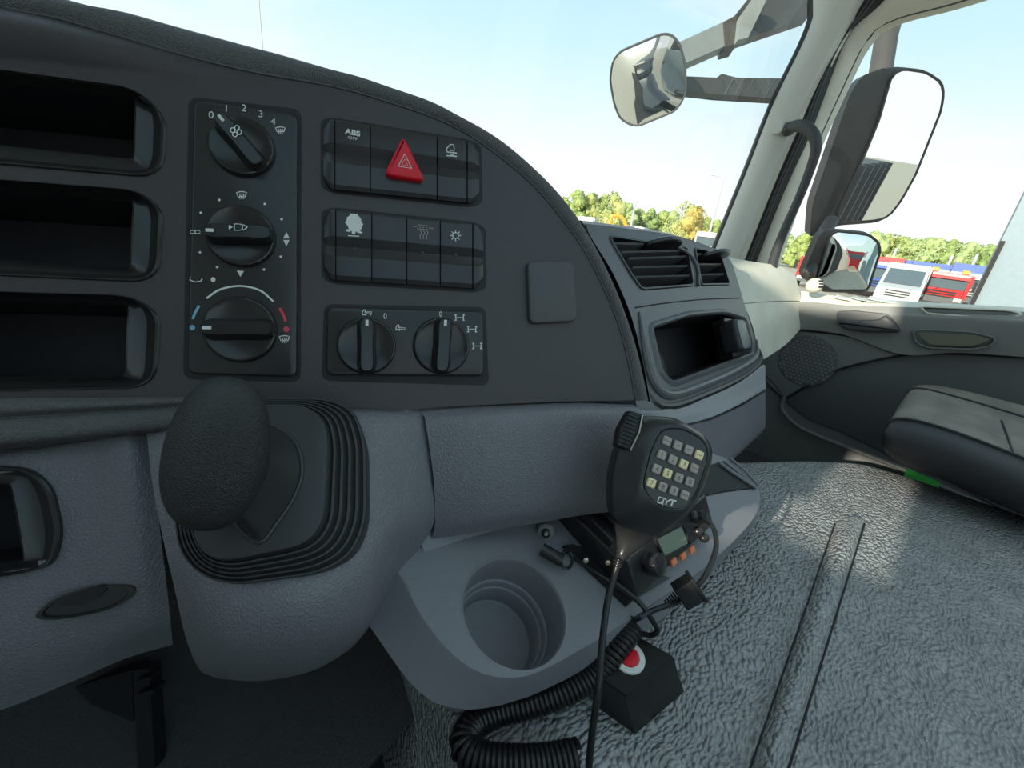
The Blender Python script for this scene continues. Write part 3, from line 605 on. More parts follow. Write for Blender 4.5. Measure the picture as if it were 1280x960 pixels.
gh = [[(180, 528, .338), (245, 522, .335), (300, 516, .345), (380, 514, .35), (455, 512, .366), (490, 514, .375), (526, 512, .392)],
      [(183, 540, .325), (245, 535, .325), (300, 530, .328), (380, 528, .333), (455, 522, .345), (492, 525, .36), (533, 530, .385)],
      [(190, 600, .31), (245, 600, .30), (300, 600, .300), (380, 600, .305), (460, 590, .322), (500, 600, .345), (541, 600, .382)],
      [(203, 670, .295), (250, 675, .282), (300, 680, .28), (380, 675, .284), (465, 655, .308), (510, 650, .342), (543, 650, .385)],
      [(218, 735, .29), (255, 740, .268), (310, 745, .263), (385, 742, .268), (462, 715, .30), (492, 700, .345), (520, 692, .39)],
      [(233, 800, .30), (265, 808, .278), (320, 812, .272), (390, 800, .280), (450, 780, .31), (475, 755, .355), (490, 742, .40)],
      [(250, 838, .325), (275, 846, .315), (330, 848, .312), (390, 836, .318), (435, 812, .34), (455, 792, .37), (468, 775, .41)],
      [(262, 843, .36), (285, 848, .36), (330, 850, .36), (388, 838, .365), (432, 814, .38), (452, 794, .40), (466, 776, .43)]]
GH = thing('gear_housing', V(340, 845, .33), 'bulging grey leather-grained housing under the gear lever', 'housing')
mb = MB(); mb.patch([[V(*p) for p in r] for r in gh], 5, CF*.06); mb.build('shell', M['grey'], GH)
# ---------------------------------------------------------------- gear lever with rubber boot
GL = thing('gear_lever', V(330, 700, .28), 'upright gear lever with a big textured black oval knob and ribbed rubber boot', 'gear lever')
pa, pb, pc = V(240, 690, .270), V(450, 660, .296), V(350, 512, .318)
hx = (pb-pa).normalized(); G = Fr(pa, hx, pc-pa)
if G.N.dot(CF) > 0: G.N = -G.N
bo = [(242, 508), (415, 507), (446, 520), (460, 560), (461, 655), (444, 697), (405, 718), (300, 732), (262, 722), (236, 695), (229, 650), (231, 570)]
in_ = [(262, 512), (385, 514), (408, 530), (413, 560), (408, 650), (398, 670), (380, 684), (290, 703), (262, 694), (250, 665), (248, 600), (252, 540)]
O = resamp(rnd(uvs(G, bo), .01, 4), 72); I = resamp(rnd(uvs(G, in_, .012), .008, 4), 72); s = min(range(72), key=lambda k: (O[0]-I[k]).length); I = I[s:]+I[:s]
mb = MB(); P = lambda t, h: [G.w(o.lerp(i, t).x, o.lerp(i, t).y, h) for o, i in zip(O, I)]
lp = [P(-.02, -.006)]; hcur = .012
for k in range(5):
    t = k*.19; lp += [P(t, hcur), P(t+.03, hcur+.0018), P(t+.09, hcur+.002), P(t+.13, hcur+.0004), P(t+.15, hcur+.0002)]; hcur += .0016
lp += [P(.95, hcur+.002), P(1, hcur+.004)]; lp += [P(1.06, hcur+.0045)]
mb.loft(lp, True, True); mb.build('boot', M['rubber'], GL, label='ribbed black rubber boot')
hp = hcur+.0045
nk = [[(326, 677, hp), (345, 655, hp), (368, 620, hp), (377, 588, hp), (370, 556, hp), (345, 535, hp), (310, 530, hp), (285, 560, hp), (280, 600, hp), (290, 640, hp), (305, 665, hp)]]
ring = [G.at((x, y), h) for x, y, h in nk[0]]; ringS = smooth(ring, 4, True)
mb = MB(); mb.tube(ringS, .0018, 8, closed=True); mb.build('boot_collar', M['rubber'], GL)
KC = V(272, 566, .222)
kc2 = V(300, 585, .25)
cen = sum(ringS, VV((0, 0, 0)))/len(ringS)
def to(c, f): return [c+(q-cen)*f for q in ringS]
mb = MB(); mb.loft([to(cen, 1.0), to(cen.lerp(kc2, .3), .88), to(cen.lerp(kc2, .65), .76), to(kc2, .7)], False, True); mb.build('neck', M['rubber'], GL)
vx = (CF*1.0 + CR*-.1).normalized()
kz = (CU*.978+CR*.20).normalized(); kx = CR-(kz*CR.dot(kz)); kx.normalize(); ky = kz.cross(kx)
mk_ = Matrix((kx, ky, kz)).transposed(); mb = MB(); vs = []; nu, nv = 40, 28
for i in range(nv+1):
    th = math.pi*i/nv; z = math.cos(th)
    for j in range(nu):
        a = 2*math.pi*j/nu; rr = math.sin(th)**.78*(1-.04*z); q = VV((.0245*rr*math.cos(a), .019*rr*math.sin(a), .0395*z)); vs.append(KC+mk_ @ q)
fs = [(i*nu+j, (i+1)*nu+j, (i+1)*nu+(j+1) % nu, i*nu+(j+1) % nu) for i in range(nv) for j in range(nu)]
mb.add(vs, fs); mb.build('knob', M['knob'], GL, label='textured black oval knob')
# ---------------------------------------------------------------- knee panel at the lower left
KP = thing('knee_panel', V(60, 850, .34), 'dark grey leather-grained knee panel at the lower left with an open bin and oval recess', 'panel')
kp = [[(-130, 572, .30), (0, 562, .312), (100, 547, .325), (150, 538, .33), (180, 534, .338)], [(-130, 590, .292), (0, 580, .304), (100, 565, .318), (155, 553, .322), (186, 547, .335)],
      [(-130, 660, .29), (0, 655, .30), (100, 650, .315), (160, 640, .32), (196, 630, .332)], [(-130, 790, .29), (0, 760, .30), (100, 735, .315), (165, 722, .322), (206, 712, .335)],
      [(-130, 850, .295), (0, 830, .305), (100, 800, .32), (172, 782, .33), (213, 775, .342)], [(-130, 925, .31), (0, 888, .32), (90, 852, .335), (160, 822, .35), (216, 806, .36)]]
KF = Fr(V(0, 655, .2985), V(100, 650, .3135)-V(0, 655, .2985), V(0, 560, .305)-V(0, 740, .30))
bq = [VV(KF.uv(q)) for q in ((-140, 583), (36, 592), (60, 615), (71, 668), (60, 700), (34, 710), (-140, 730))]
def inbin(c):
    u, v = (c-KF.o).dot(KF.H), (c-KF.o).dot(KF.V); s = [(bq[(i+1) % 7].x-bq[i].x)*(v-bq[i].y)-(bq[(i+1) % 7].y-bq[i].y)*(u-bq[i].x) for i in range(7)]
    return all(x > 0 for x in s) or all(x < 0 for x in s)
mb = MB(); mb.patch([[V(*p) for p in r] for r in kp], 14, None, inbin); mb.build('shell', M['grey'], KP)
bin_part(KF, [(-110, 575), (38, 585), (66, 610), (78, 668), (66, 706), (38, 716), (-110, 738)], [(-110, 606), (12, 606), (29, 702), (-110, 722)], 'storage_bin', KP, 'open bin with a black surround', [.004, .012, .014, .014, .014, .012, .004], .06, 96, .001)
mb = MB(); c = KF.uv((108, 752), -.002)
lens = smooth([KF.uv(p, .0) for p in ((46, 768), (70, 748), (110, 735), (150, 731), (168, 734), (166, 745), (140, 760), (95, 771), (60, 774))], 4, True)
mb.loft([[KF.w(p.x, p.y, -.001) for p in lens], [KF.w(p.x, p.y, .0012) for p in lens], [KF.w(*(VV(c).lerp(p, .88)), .0014) for p in lens], [KF.w(*(VV(c).lerp(p, .8)+VV((0, .0008))), -.004) for p in lens]], True, True)
mb.build('oval_recess', M['black'], KP, label='dark oval finger recess')
mb = MB(); lens = smooth([KF.uv(p, .002) for p in ((75, 757), (95, 741), (130, 733), (128, 742), (105, 756))], 4, True); mb.loft([[KF.w(p.x, p.y, -.003) for p in lens], [KF.w(p.x, p.y, .0016) for p in lens]]); mb.build('recess_shadow', M['blackmatte'], KP)  # raised black lens painted as the shade inside the recess
# pedals bracket in the dark footwell
FB = thing('footwell_bracket', V(180, 900, .45), 'dark metal bracket in the footwell below the knee panel', 'bracket')
for n_, pts, d in (('upright', [(166, 838), (186, 836), (194, 960), (172, 960)], .44), ('tab', [(168, 852), (188, 846), (188, 852), (168, 859)], .43), ('tab', [(170, 868), (192, 862), (192, 868), (170, 875)], .43)):
    mb = MB(); P_ = [V(x, y, d) for x, y in pts]; mb.loft([P_, [p+CF*.015 for p in P_]]); mb.build(n_, M['blackmatte'], FB)
mb = MB(); P_ = [V(x, y, .47) for x, y in [(-60, 905), (165, 838), (170, 1010), (-60, 1010)]]; mb.loft([P_, [p+CF*.02 for p in P_]]); mb.build('side_plate', M['blackmatte'], FB)
# ---------------------------------------------------------------- cup holder tray
CT = thing('cup_holder_tray', V(640, 830, .42), 'grey plastic tray with a deep round cup holder, carrying the two-way radio', 'tray')
crs = [(486, 694), (508, 729), (516, 748), (532, 776), (556, 807), (586, 833), (620, 846), (662, 844), (711, 820), (758, 793), (820, 752), (880, 710), (925, 668), (943, 645), (950, 624), (946, 606), (925, 585), (902, 571)]
bk = [(870, 560), (790, 600), (700, 630), (600, 650), (530, 650)]
tp = smooth([VV(TR.uv(p)) for p in crs], 4); tb = [VV(TR.uv(p)) for p in bk]
top_ = [tuple(p) for p in tp]+[tuple(p) for p in tb]
def fit(pts):                                                # rim circle of the cup from four pixels
    U_ = [TR.uv(p) for p in pts]; cx = sum(u for u, v in U_)/len(U_); cy = sum(v for u, v in U_)/len(U_)
    return (cx, cy), sum(math.hypot(u-cx, v-cy) for u, v in U_)/len(U_)
cc, cr_ = fit([(580, 768), (706, 762), (641, 694), (645, 833)])
cup = circ(cc, cr_, 56)
mb = MB(); mb.face(TR, top_, [circ(cc, cr_*1.03, 56)], 0); mb.build('tray_top', M['tray'], CT)
wl = [(440, 752), (463, 784), (478, 806), (496, 832), (516, 858), (540, 878), (580, 888), (618, 884), (664, 870), (706, 850), (770, 815), (830, 772), (890, 716), (930, 672), (944, 655), (951, 632), (947, 614), (926, 592), (903, 577)]
def wallpt(p, h): r = ray(*p); return TR.at(p, h)
wl3 = resamp([wallpt(p, -.035 if i < 10 else -.024) for i, p in enumerate(wl)], 60, False)
tp3 = resamp([TR.w(p.x, p.y, 0) for p in tp], 60, False)
mb = MB(); loops = []
for t, k in ((0, 0), (.04, -.0004), (.1, -.002), (.4, 0), (.8, 0), (1, 0)):
    loops.append([a.lerp(b, t)+TR.N*(.0022*math.sin(math.pi*min(1, t/.15)) if t < .15 else 0) for a, b in zip(tp3, wl3)])
mb.loft(loops, False, False, closed=False); mb.build('skirt', M['smooth'], CT)
mb = MB(); lp = []
for rr, h in ((1.04, -.0015), (1.03, .0003), (1.0, .0006), (.975, -.0012), (.965, -.004), (.93, -.042), (.90, -.043), (.885, -.0445), (.87, -.052), (.845, -.053), (.83, -.0545), (.80, -.078), (.76, -.0795), (.3, -.0795)): lp.append([TR.w(x, y, h*.84) for x, y in circ(cc, cr_*rr, 56)])
mb.loft(lp, False, True); mb.build('cup_holder', M['tray'], CT, label='deep round cup well with a stepped inner ring')
# back wall rising to the band
RW = ((530, 690), (600, 668), (680, 650), (740, 642), (800, 620))
mb = MB(); rows = [[TR.at(q, .0) for q in RW], [TR.at(q, .0)+VV((0, .015, .018)) for q in RW], [TR.at(q, .0)+VV((0, .045, .045)) for q in RW]]
mb.patch(rows, 4); mb.build('rear_wall', M['smooth'], CT)
# flat black patch and rim strips at the far end of the tray
mb = MB(); P_ = [TR.at(p, .002) for p in ((872, 586), (905, 576), (946, 609), (905, 614), (868, 622))]; mb.loft([P_, [p+VV((0, 0, -.006)) for p in P_]]); mb.build('end_patch', M['blackmatte'], CT)
mb = MB(); mb.tube([TR.at(p, .004) for p in ((900, 579), (915, 590), (946, 610))], .003, 8); mb.tube([TR.at(p, .004) for p in ((912, 572), (932, 589), (948, 607))], .0022, 8); mb.build('end_rim', M['tray'], CT)
# screw and hook
mb = MB(); SF = Fr(V(682, 665, .452), CR, CU); mb.slab(SF, circ((0, 0), .0095, 24), -.012, .002, .003); mb.build('screw_boss', M['tray'], CT)
sw = thing('mounting_screw', SF.w(0, 0, 0), 'dark socket-head screw in the grey wall behind the cup holder', 'screw')
mb = MB(); mb.slab(SF, circ((0, 0), .0045, 18), .001, .007, .0015); mb.build('head', M['gloss'], sw); mb = MB(); mb.slab(SF, circ((0, 0), .002, 6), .006, .0072); mb.build('socket', M['steel'], sw)
hk = thing('wire_hook', TR.at((700, 705)), 'black curled clip on the tray between the cup holder and the radio', 'clip')
mb = MB(); P_ = [TR.at((x, y), h) for x, y, h in ((677, 686, .012), (690, 694, .013), (702, 701, .013))]; mb.tube(P_, .0062, 12); mb.build('sleeve', M['black'], hk)
mb = MB(); c0 = TR.at((708, 700), .012); mb.tube([c0+CR*(.0058*math.cos(a))+CU*(.0085*math.sin(a)) for a in [R_(100+i*20) for i in range(17)]], .0016, 8); mb.build('ring', M['gloss'], hk)
#==P3==
# ---------------------------------------------------------------- two-way radio on its bracket
RO = V(783, 742, .425); RF = Fr(RO, (1, 0, 0), (0, .5, .87))
rt = thing('radio_transceiver', RO, 'small black two-way radio with display, orange keys and finned top on the tray', 'radio')
u0, v0 = RF.uv((783, 742)); uR = RF.uv((884, 668))[0]; vT = RF.uv((838, 648))[1]-RF.uv((842, 712))[1]+.012
W_ = uR; Hh = .036; back = VV((0, .10, .036))
fr_ = rnd([(0, 0), (W_, 0), (W_, Hh), (0, Hh)], .004, 4); F0 = [RF.w(u, v, 0) for u, v in fr_]; F1 = [p+back*1.0-VV((0, 0, .012)) for p in F0]
mb = MB(); mb.loft([F1, F0, [RF.w(u, v, .003) for u, v in inset(fr_, .002)]]); mb.build('body', M['black'], rt)
fo = rnd([(.0, -.002), (W_, -.002), (W_, Hh+.002), (.0, Hh+.002)], .006, 4)
mb = MB(); mb.slab(RF, fo, 0, .012, .003); mb.build('front_panel', M['black'], rt)
nf = 9
for i in range(nf):
    x = .004+i*(W_-.02)/(nf-1); mb = MB(); a = RF.w(x, Hh, 0)+VV((0, .012, 0)); b = a+back*.95-VV((0, 0, .008))
    mb.quadbox(a, b, b+VV((0, .0, .012)), a+VV((0, 0, .010)), (.003, 0, 0)); mb.build('cooling_fin', M['black'], rt)
LC = rnd(uvs(RF, [(820, 674), (852, 657.5), (860, 679), (830, 695)], .0125), .001, 3)
mb = MB(); o = inset(LC, -.0035); mb.loft([[RF.w(u, v, .012) for u, v in o], [RF.w(u, v, .0145) for u, v in o], [RF.w(u, v, .0145) for u, v in inset(LC, -.0005)], [RF.w(u, v, .0122) for u, v in LC]], False, False); mb.build('display_frame', M['black'], rt)
mb = MB(); mb.slab(RF, LC, .011, .0127); mb.build('display', M['lcd'], rt, label='grey-green liquid crystal display')
for p in ((842, 702.5), (853.7, 695), (865, 687.5)):
    u, v = RF.uv(p, .013); k = mb = MB(); mb.slab(RF, rnd([(u-.0054, v-.0034), (u+.0054, v-.0034), (u+.0054, v+.0034), (u-.0054, v+.0034)], .001, 3), .011, .0142, .0006); k = mb.build('key', M['orange'], rt)
    mk = MB(); 
    for dx in (-.002, 0, .002): ribbon(mk, RF, [(u+dx-.0006, v-.0008), (u+dx+.0004, v+.0008)], .0005, .0142, px=False)
    mk.build('key_print', M['pink'], k)
def rknob(p, rad, hgt, nm='knob', lab=None):
    u, v = RF.uv(p, hgt); b = MB(); n = 36; lps = []
    for h, s in ((.008, .86), (hgt*.55, .9), (hgt*.56, 1.0), (hgt-.0015, 1.0), (hgt, .93), (hgt-.0006, .8)): lps.append([RF.w(x, y, h) for x, y in [(u+rad*s*(1+.03*math.cos(9*a))*math.cos(a), v+rad*s*(1+.03*math.cos(9*a))*math.sin(a)) for a in [2*math.pi*i/n for i in range(n)]]])
    b.loft(lps); return b.build(nm, M['black'], rt, label=lab)
rknob((826, 706), .0112, .027, lab='large ribbed volume knob'); rknob((881, 645), .0085, .022, lab='second ribbed knob at the right end')
mb = MB(); 
for p, r in (((866, 645), .007), ((872, 664), .006), ((880, 672), .006)):
    u, v = RF.uv(p, .012); mb.sphere(RF.w(u, v, .012), r)
mb.build('socket_cluster', M['gloss'], rt)
for p in ((759.5, 703), (732, 700)):
    sF = Fr(V(*p, .435), CR, CU); mb = MB(); mb.slab(sF, circ((0, 0), .003, 16), -.004, .002, .001); mb.build('side_screw', M['brass'] if p[0] > 740 else M['steel'], rt, label='brass side screw' if p[0] > 740 else None)
RB = thing('radio_bracket', TR.at((790, 760)), 'flat black mounting bracket under the two-way radio', 'bracket')
mb = MB(); P_ = [TR.at(p, .0035) for p in ((704, 682), (716, 680), (838, 722), (792, 750), (784, 757))]; mb.loft([P_, [p-TR.N*.003 for p in P_]]); mb.build('plate', M['gloss'], RB)
# ---------------------------------------------------------------- hand microphone
MD = .365
mu = V(860, 560, MD)-V(826, 549, MD); mu.normalize()
rv = ray(825, 590).normalized()
mh = (CR*.912-CU*.41+CF*.14).normalized(); mv = (CU*.912+CR*.41+CF*.18).normalized()
MF = Fr(V(838, 590, MD), mh, mv)
mic = thing('hand_microphone', MF.at((790, 690)), 'black hand microphone with a sixteen-key keypad hanging before the passenger dash', 'microphone')
ob = [(790, 528), (803, 519), (842, 522), (876, 540), (888, 560), (886, 580), (877, 612), (860, 640), (819, 672), (781, 660), (768, 650), (764, 630), (765, 595), (773, 560)]
of = [(818, 540), (832, 532), (853, 531), (878, 546), (887.5, 560), (886, 579), (873, 618), (858, 640), (836, 641), (812, 630), (799, 610), (802, 590), (810, 560)]
of2 = [(826, 540), (836, 536.5), (853, 537), (876, 549), (884, 561), (882.5, 579), (869, 616), (856, 634), (838, 636), (818, 628), (805, 610), (806, 596), (815, 562)]
def al(A, B, n): 
    A = resamp(A, n); B = resamp(B, n); s = min(range(n), key=lambda k: sum((A[i]-B[(i+k) % n]).length_squared for i in range(0, n, 4))); return A, B[s:]+B[:s]
A, B = al(rnd(uvs(MF, ob, -.014), .006, 4), rnd(uvs(MF, of, 0), .006, 4), 64); _, C = al([tuple(q) for q in B], rnd(uvs(MF, of2, .0), .006, 4), 64)
cA = sum(A, VV((0, 0)))/64
W2 = lambda l, h: [MF.w(p.x, p.y, h) for p in l]
mb = MB(); mb.loft([W2([cA.lerp(p, .8) for p in A], -.034), W2([cA.lerp(p, .95) for p in A], -.031), W2(A, -.024), W2([cA.lerp(p, 1.0) for p in A], -.012), W2([a.lerp(b, .45) for a, b in zip(A, B)], -.004), W2([a.lerp(b, .9) for a, b in zip(A, B)], -.0005), W2(B, .0004), W2([b.lerp(c, .6) for b, c in zip(B, C)], .0006), W2(C, -.0006)], True, True); mb.build('body', M['black'], mic, sharp=40)
mb = MB(); mb.loft([W2(C, -.0008), W2([cA.lerp(p, .99) if False else p for p in C], .0002)]); mb.build('keypad_plate', M['gloss'], mic)
kx4 = [[(834.3, 551.3), (847.8, 557), (861.5, 562.5), (874.6, 569)], [(827.8, 568.7), (841.5, 575), (855.3, 580.5), (868.5, 585.5)], [(821.5, 586.5), (835, 592), (849, 597.5), (862.7, 602.5)], [(814.8, 603.8), (829, 609), (842.7, 613.8), (856.5, 619.2)]]
lab4 = [['MENU', 'UP', 'DN', 'DTM'], ['1', '2', '3', '*SCN'], ['4', '5', '6', '0'], ['7', '8', '9', '#ENT']]
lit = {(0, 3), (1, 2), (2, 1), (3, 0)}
for i in range(4):
    for j in range(4):
        u, v = MF.uv(kx4[i][j], .0022); s = .00385; mb = MB(); mb.slab(MF, rnd([(u-s, v-s), (u+s, v-s), (u+s, v+s), (u-s, v+s)], .0014, 3), 0, .0024, .0009)
        k = mb.build('key', M['keyglint'] if (i, j) in lit else M['key'], mic, label='key with a sun glint painted pale yellow' if (i, j) in lit else None)
        s_ = lab4[i][j]; text(MF, s_, kx4[i][j], .0056 if len(s_) == 1 else .0024, 'lettering', M['keytext'], k, .0024, ext=.00003)
qd = MB()
def qs(pts, w=.0013): ribbon(qd, MF, [(833+x*.93+y*.12*0+(-y)*.30+y*.0-(x)*0, 627+y*.9+x*.22) for x, y in pts], w, .0002, .0001)
qs([(-4.6, 3.6), (-11, 3.6), (-11, -3.6), (-4.2, -3.6), (-4.2, 4.6)]); qs([(-6.5, 1.2), (-3.0, 5.0)]); qs([(-2.8, -4.2), (.4, .4), (4.2, -4.2)]); qs([(.4, 0), (.4, 4.4)]); qs([(3.6, -3.7), (12, -3.7)]); qs([(7.8, -4), (7.8, 4.4)])
qd.build('lettering', M['white'], mic)
# push-to-talk key
PT = Fr(MF.w(0, 0, -.008), mh, mv); pt = [(786, 513), (803, 518.5), (797, 545), (786, 564), (769, 557), (773, 535)]
mb = MB(); mb.slab(PT, rnd(uvs(PT, pt), .002, 3), -.006, .003, .0015); ptt = mb.build('talk_key', M['blackmatte'], mic, label='ridged push-to-talk key on the side')
for i in range(9):
    a = PT.at((784.5-1.6*i, 518+4.6*i), .0035); b = PT.at((798.5-1.8*i, 523+4.6*i), .0035); mb = MB(); mb.tube([a, b], .0007, 6); mb.build('grip_rib', M['black'], ptt)
mb = MB(); mb.tube([PT.at(p, .004) for p in ((803, 519), (799, 540), (788, 563))], .0007, 6); mb.build('metal_edge', M['steel'], ptt)
# strain relief and straight lead
mb = MB(); g = [V(795, 655, MD+.02), V(786, 675, MD+.018), V(779, 690, MD+.015), V(774.5, 699, MD+.012)]
mb.tube(smooth(g, 4), [.0195, .0185, .017, .0150, .0125, .0105, .009, .0075, .0062, .0055, .0045, .0042, .004], 16); mb.build('strain_relief', M['black'], mic)
mb = MB(); 
for k in range(3): c = V(774-k*.9, 699+k*3.4, MD+.012); mb.tube([c, c-CU*.001], .0044, 14)
mb.build('relief_ring', M['black'], mic)
zc = -.4145
cb = [V(774, 699, .377), V(768, 720, .374), V(760, 748, .366), V(753, 800, .352), V(748, 860, .338), V(741, 910, .335), V(736, 962, .335), V(735, 1010, .335)]
mb = MB(); mb.tube(smooth(cb, 8), .0029, 12); mb.build('microphone_lead', M['wire'], label='straight black lead hanging from the hand microphone to the coiled cord', cat='cable')
# coiled cord
cp = [((793, 781), -.352), ((771, 811), -.362), ((746, 840), -.378), ((708, 864), -.388), ((660, 880), -.396), ((622, 889), -.400), ((592, 905), -.403), ((580, 930), -.404), ((600, 948), -.404), ((641, 954), -.404), ((680, 953), -.404), ((722, 946), -.402)]
cl = smooth([onZ(*p, z) for p, z in cp], 14)
Ls = [0]
for i in range(1, len(cl)): Ls.append(Ls[-1]+(cl[i]-cl[i-1]).length)
turns = 66; N_ = turns*16; pts = []; nrm = None; j = 0; prevt = None
for i in range(N_+1):
    s = Ls[-1]*i/N_
    while j < len(cl)-2 and Ls[j+1] < s: j += 1
    t = (s-Ls[j])/max(1e-9, Ls[j+1]-Ls[j]); c = cl[j].lerp(cl[j+1], t); tg = (cl[min(j+2, len(cl)-1)]-cl[max(j-1, 0)]).normalized()
    if nrm is None: nrm = VV((0, 0, 1))
    nrm = (nrm-tg*nrm.dot(tg)).normalized(); b = tg.cross(nrm); a = 2*math.pi*turns*i/N_; rad = .0088+.0022*min(1, s/.3)
    pts.append(c+(nrm*math.cos(a)+b*math.sin(a))*rad)
print('coil length', Ls[-1])
tail = [pts[0]+VV((.01, -.004, .008)), V(815, 765, .40), V(833, 757, .405), V(845, 752, .41)]
mb = MB(); mb.tube(smooth([V(848, 750, .415), V(833, 757, .405), V(812, 765, .40), V(801, 771, .395)], 5)[:-1]+pts, .0026, 8); mb.build('coiled_cord', M['wire'], label='coiled black spiral cord looping across the rubber mat under the tray', cat='cable')
# connector
CNF = Fr(V(858, 741, .41), (CR*.80+CU*.55-CF*.1), CU); cn = thing('cord_connector', V(858, 745, .41), 'square black plug joining the coiled cord to the radio cable', 'plug')
mb = MB(); mb.slab(CNF, rnd([(-.0085, -.011), (.0125, -.011), (.0125, .011), (-.0085, .011)], .002, 3), -.009, .008, .0015); mb.build('body', M['blackmatte'], cn)
mb = MB(); mb.slab(CNF, rnd([(.0095, -.0125), (.013, -.0125), (.013, .0125), (.0095, .0125)], .001, 3), -.010, .0092, .001); mb.build('flange', M['blackmatte'], cn)
for k in range(5): mb = MB(); c = CNF.w(-.010-.0026*k, 0, 0); mb.tube([c, c-CNF.H*.0014], .0062-.0005*k, 12); mb.build('relief_ring', M['blackmatte'], cn)
mb = MB(); mb.tube(smooth([CNF.w(.012, 0, 0), V(884, 715, .425), V(895, 685, .44), V(892, 660, .45), V(880, 650, .455), V(872, 655, .46)], 6), .0026, 10); mb.build('radio_cable', M['wire'], label='curved black cable from the plug up to the right end of the radio', cat='cable')
mb = MB(); mb.tube(smooth([V(768, 728, .41), V(786, 742, .405), V(803, 757, .40), V(815, 775, .40), V(822, 788, .405), V(814, 794, .41), V(802, 792, .415)], 6), .0025, 10); mb.build('power_cable', M['wire'], label='short black cable looping from under the radio over the tray edge', cat='cable')
mb = MB(); mb.tube(smooth([TR.at(p, .004) for p in ((706, 686), (740, 713), (775, 735), (790, 748))], 6), .0024, 8); mb.build('flat_lead', M['wire'], label='black lead running beside the left edge of the radio bracket', cat='cable')
# ---------------------------------------------------------------- switch box with red button
t4 = [onZ(841, 820, -.362), onZ(782, 871, -.374), None, None]; 
t4[2] = onZ(742, 842, -.374); t4[3] = onZ(800, 797, -.362)
b4 = [onZ(855, 865, -.4195), onZ(794, 918, -.4195), onZ(748, 885, -.4195), onZ(806, 830, -.4195)]
SB = thing('switch_box', sum(b4, VV((0, 0, 0)))/4, 'black box with a red and white round button, on the rubber mat under the tray', 'switch box')
mb = MB(); ce = sum(t4, VV((0, 0, 0)))/4; i2 = [ce.lerp(p, .97)+VV((0, 0, .0008)) for p in t4]; mb.loft([b4, [p.lerp(q, .02) for p, q in zip(t4, b4)], i2]); mb.build('body', mat('box_black', (.010, .011, .010), .32), SB, sharp=20)
SF = Fr(ce, t4[0]-t4[3], t4[3]-t4[2]); 
if SF.N.z < 0: SF = Fr(ce, t4[0]-t4[3], -(t4[3]-t4[2]))
u, v = SF.uv((786, 823)); mb = MB(); mb.loft([[SF.w(x, y, h) for x, y in circ((u, v), r, 36)] for r, h in ((.0145, 0), (.0145, .002), (.0138, .003), (.0095, .0034), (.009, .002))], False, True); mb.build('button_ring', M['button_ring'], SB, label='white ring around the button')
mb = MB(); mb.slab(SF, circ((u, v), .0088, 30), .001, .004, .0012); mb.build('button', M['red'], SB, label='red push button')
#==P4==
# ---------------------------------------------------------------- pillar, seals, door frame
def strip(A, B, name, m, parent=None, bulge=0, back=.03, **k):
    n = 40; a = resamp(smooth(A, 6), n, False); b = resamp(smooth(B, 6), n, False); loops = []
    for t in range(9):
        s = t/8; loops.append([p.lerp(q, s)+VV((-bulge*math.sin(math.pi*s)**.7, 0, 0)) for p, q in zip(a, b)])
    loops = [[p+VV((back, .01, 0)) for p in a]]+loops+[[q+VV((back, -.005, 0)) for q in b]]
    mb = MB(); mb.loft(loops, False, False, closed=False); mb.loft([loops[0], loops[-1]], False, False, closed=False); return mb.build(name, m, parent, **k)
Xp = 1.40
pl_ = [(1030, -60), (1016, 0), (1016, 21), (1002, 57), (966, 131), (931, 220), (888, 326)]
pr_ = [(1110, -60), (1071, 0), (1042, 53), (1017, 99), (992, 152), (964, 220), (917, 334)]
sl_ = [(1118, -60), (1077, 0), (1038, 71), (1012, 125), (1002, 149), (967, 230), (926, 334)]
sr_ = [(1140, -60), (1103, 0), (1060, 40), (1039, 92), (1011, 168), (978, 241), (940, 336)]
fr_r = [(1330, -42), (1200, 1), (1128, 20), (1097, 34), (1087, 46), (1076, 60), (1051, 113), (1019, 184), (995, 248), (966, 334)]
fl_r = [(1330, -110), (1190, -60), (1135, -20), (1103, 0), (1082, 18), (1060, 40), (1039, 92), (1011, 168), (978, 241), (940, 336)]
strip([q3(x, y, Xp) for x, y in pl_], [q3(x, y, Xp) for x, y in pr_], 'trim_1', M['pillar'], None, .02, .05, kind='structure')
strip([q3(x-4, y-2, Xp+.01) for x, y in pl_], [q3(x+1, y, Xp) for x, y in pl_], 'trim_2', M['seal'], None, .004, .02, kind='structure')
strip([q3(x-1, y, Xp+.01) for x, y in pr_], [q3(x+1, y, Xp+.03) for x, y in sl_], 'trim_3', M['cream'], None, .0, .02, kind='structure')  # pale yellow strip, sunlight on the pillar edge put into its colour
strip([q3(x, y, Xp+.03) for x, y in sl_], [q3(x, y, Xp+.06) for x, y in sr_], 'trim_4', M['seal'], None, .006, .03, kind='structure')
for k in (.35, .6): 
    mb = MB(); mb.tube(smooth([q3(x0+(x1-x0)*k, y0+(y1-y0)*k, Xp+.034) for (x0, y0), (x1, y1) in zip(sl_, sr_)], 6), .0022, 6); mb.build('trim_5', M['handle'], None, kind='structure')
DR = thing('door_1', (1.5, 0, -.6), kind='structure')
strip([q3(x, y, 1.47) for x, y in fl_r], [q3(x, y, 1.50) for x, y in fr_r], 'window_frame', M['cream'], DR, .012, .04)
mb = MB(); mb.tube(smooth([q3(x, y, 1.505) for x, y in fr_r], 6), .004, 8); mb.build('window_seal', M['handle'], DR)
mb = MB(); P_ = [VV((1.535, .62, -.12)), VV((1.535, -1.0, -.12)), VV((1.535, -1.0, .62)), VV((1.535, .62, .62))]; mb.add(P_, [(0, 1, 2, 3)]); mb.build('window_2', M['glass'], None, kind='structure')
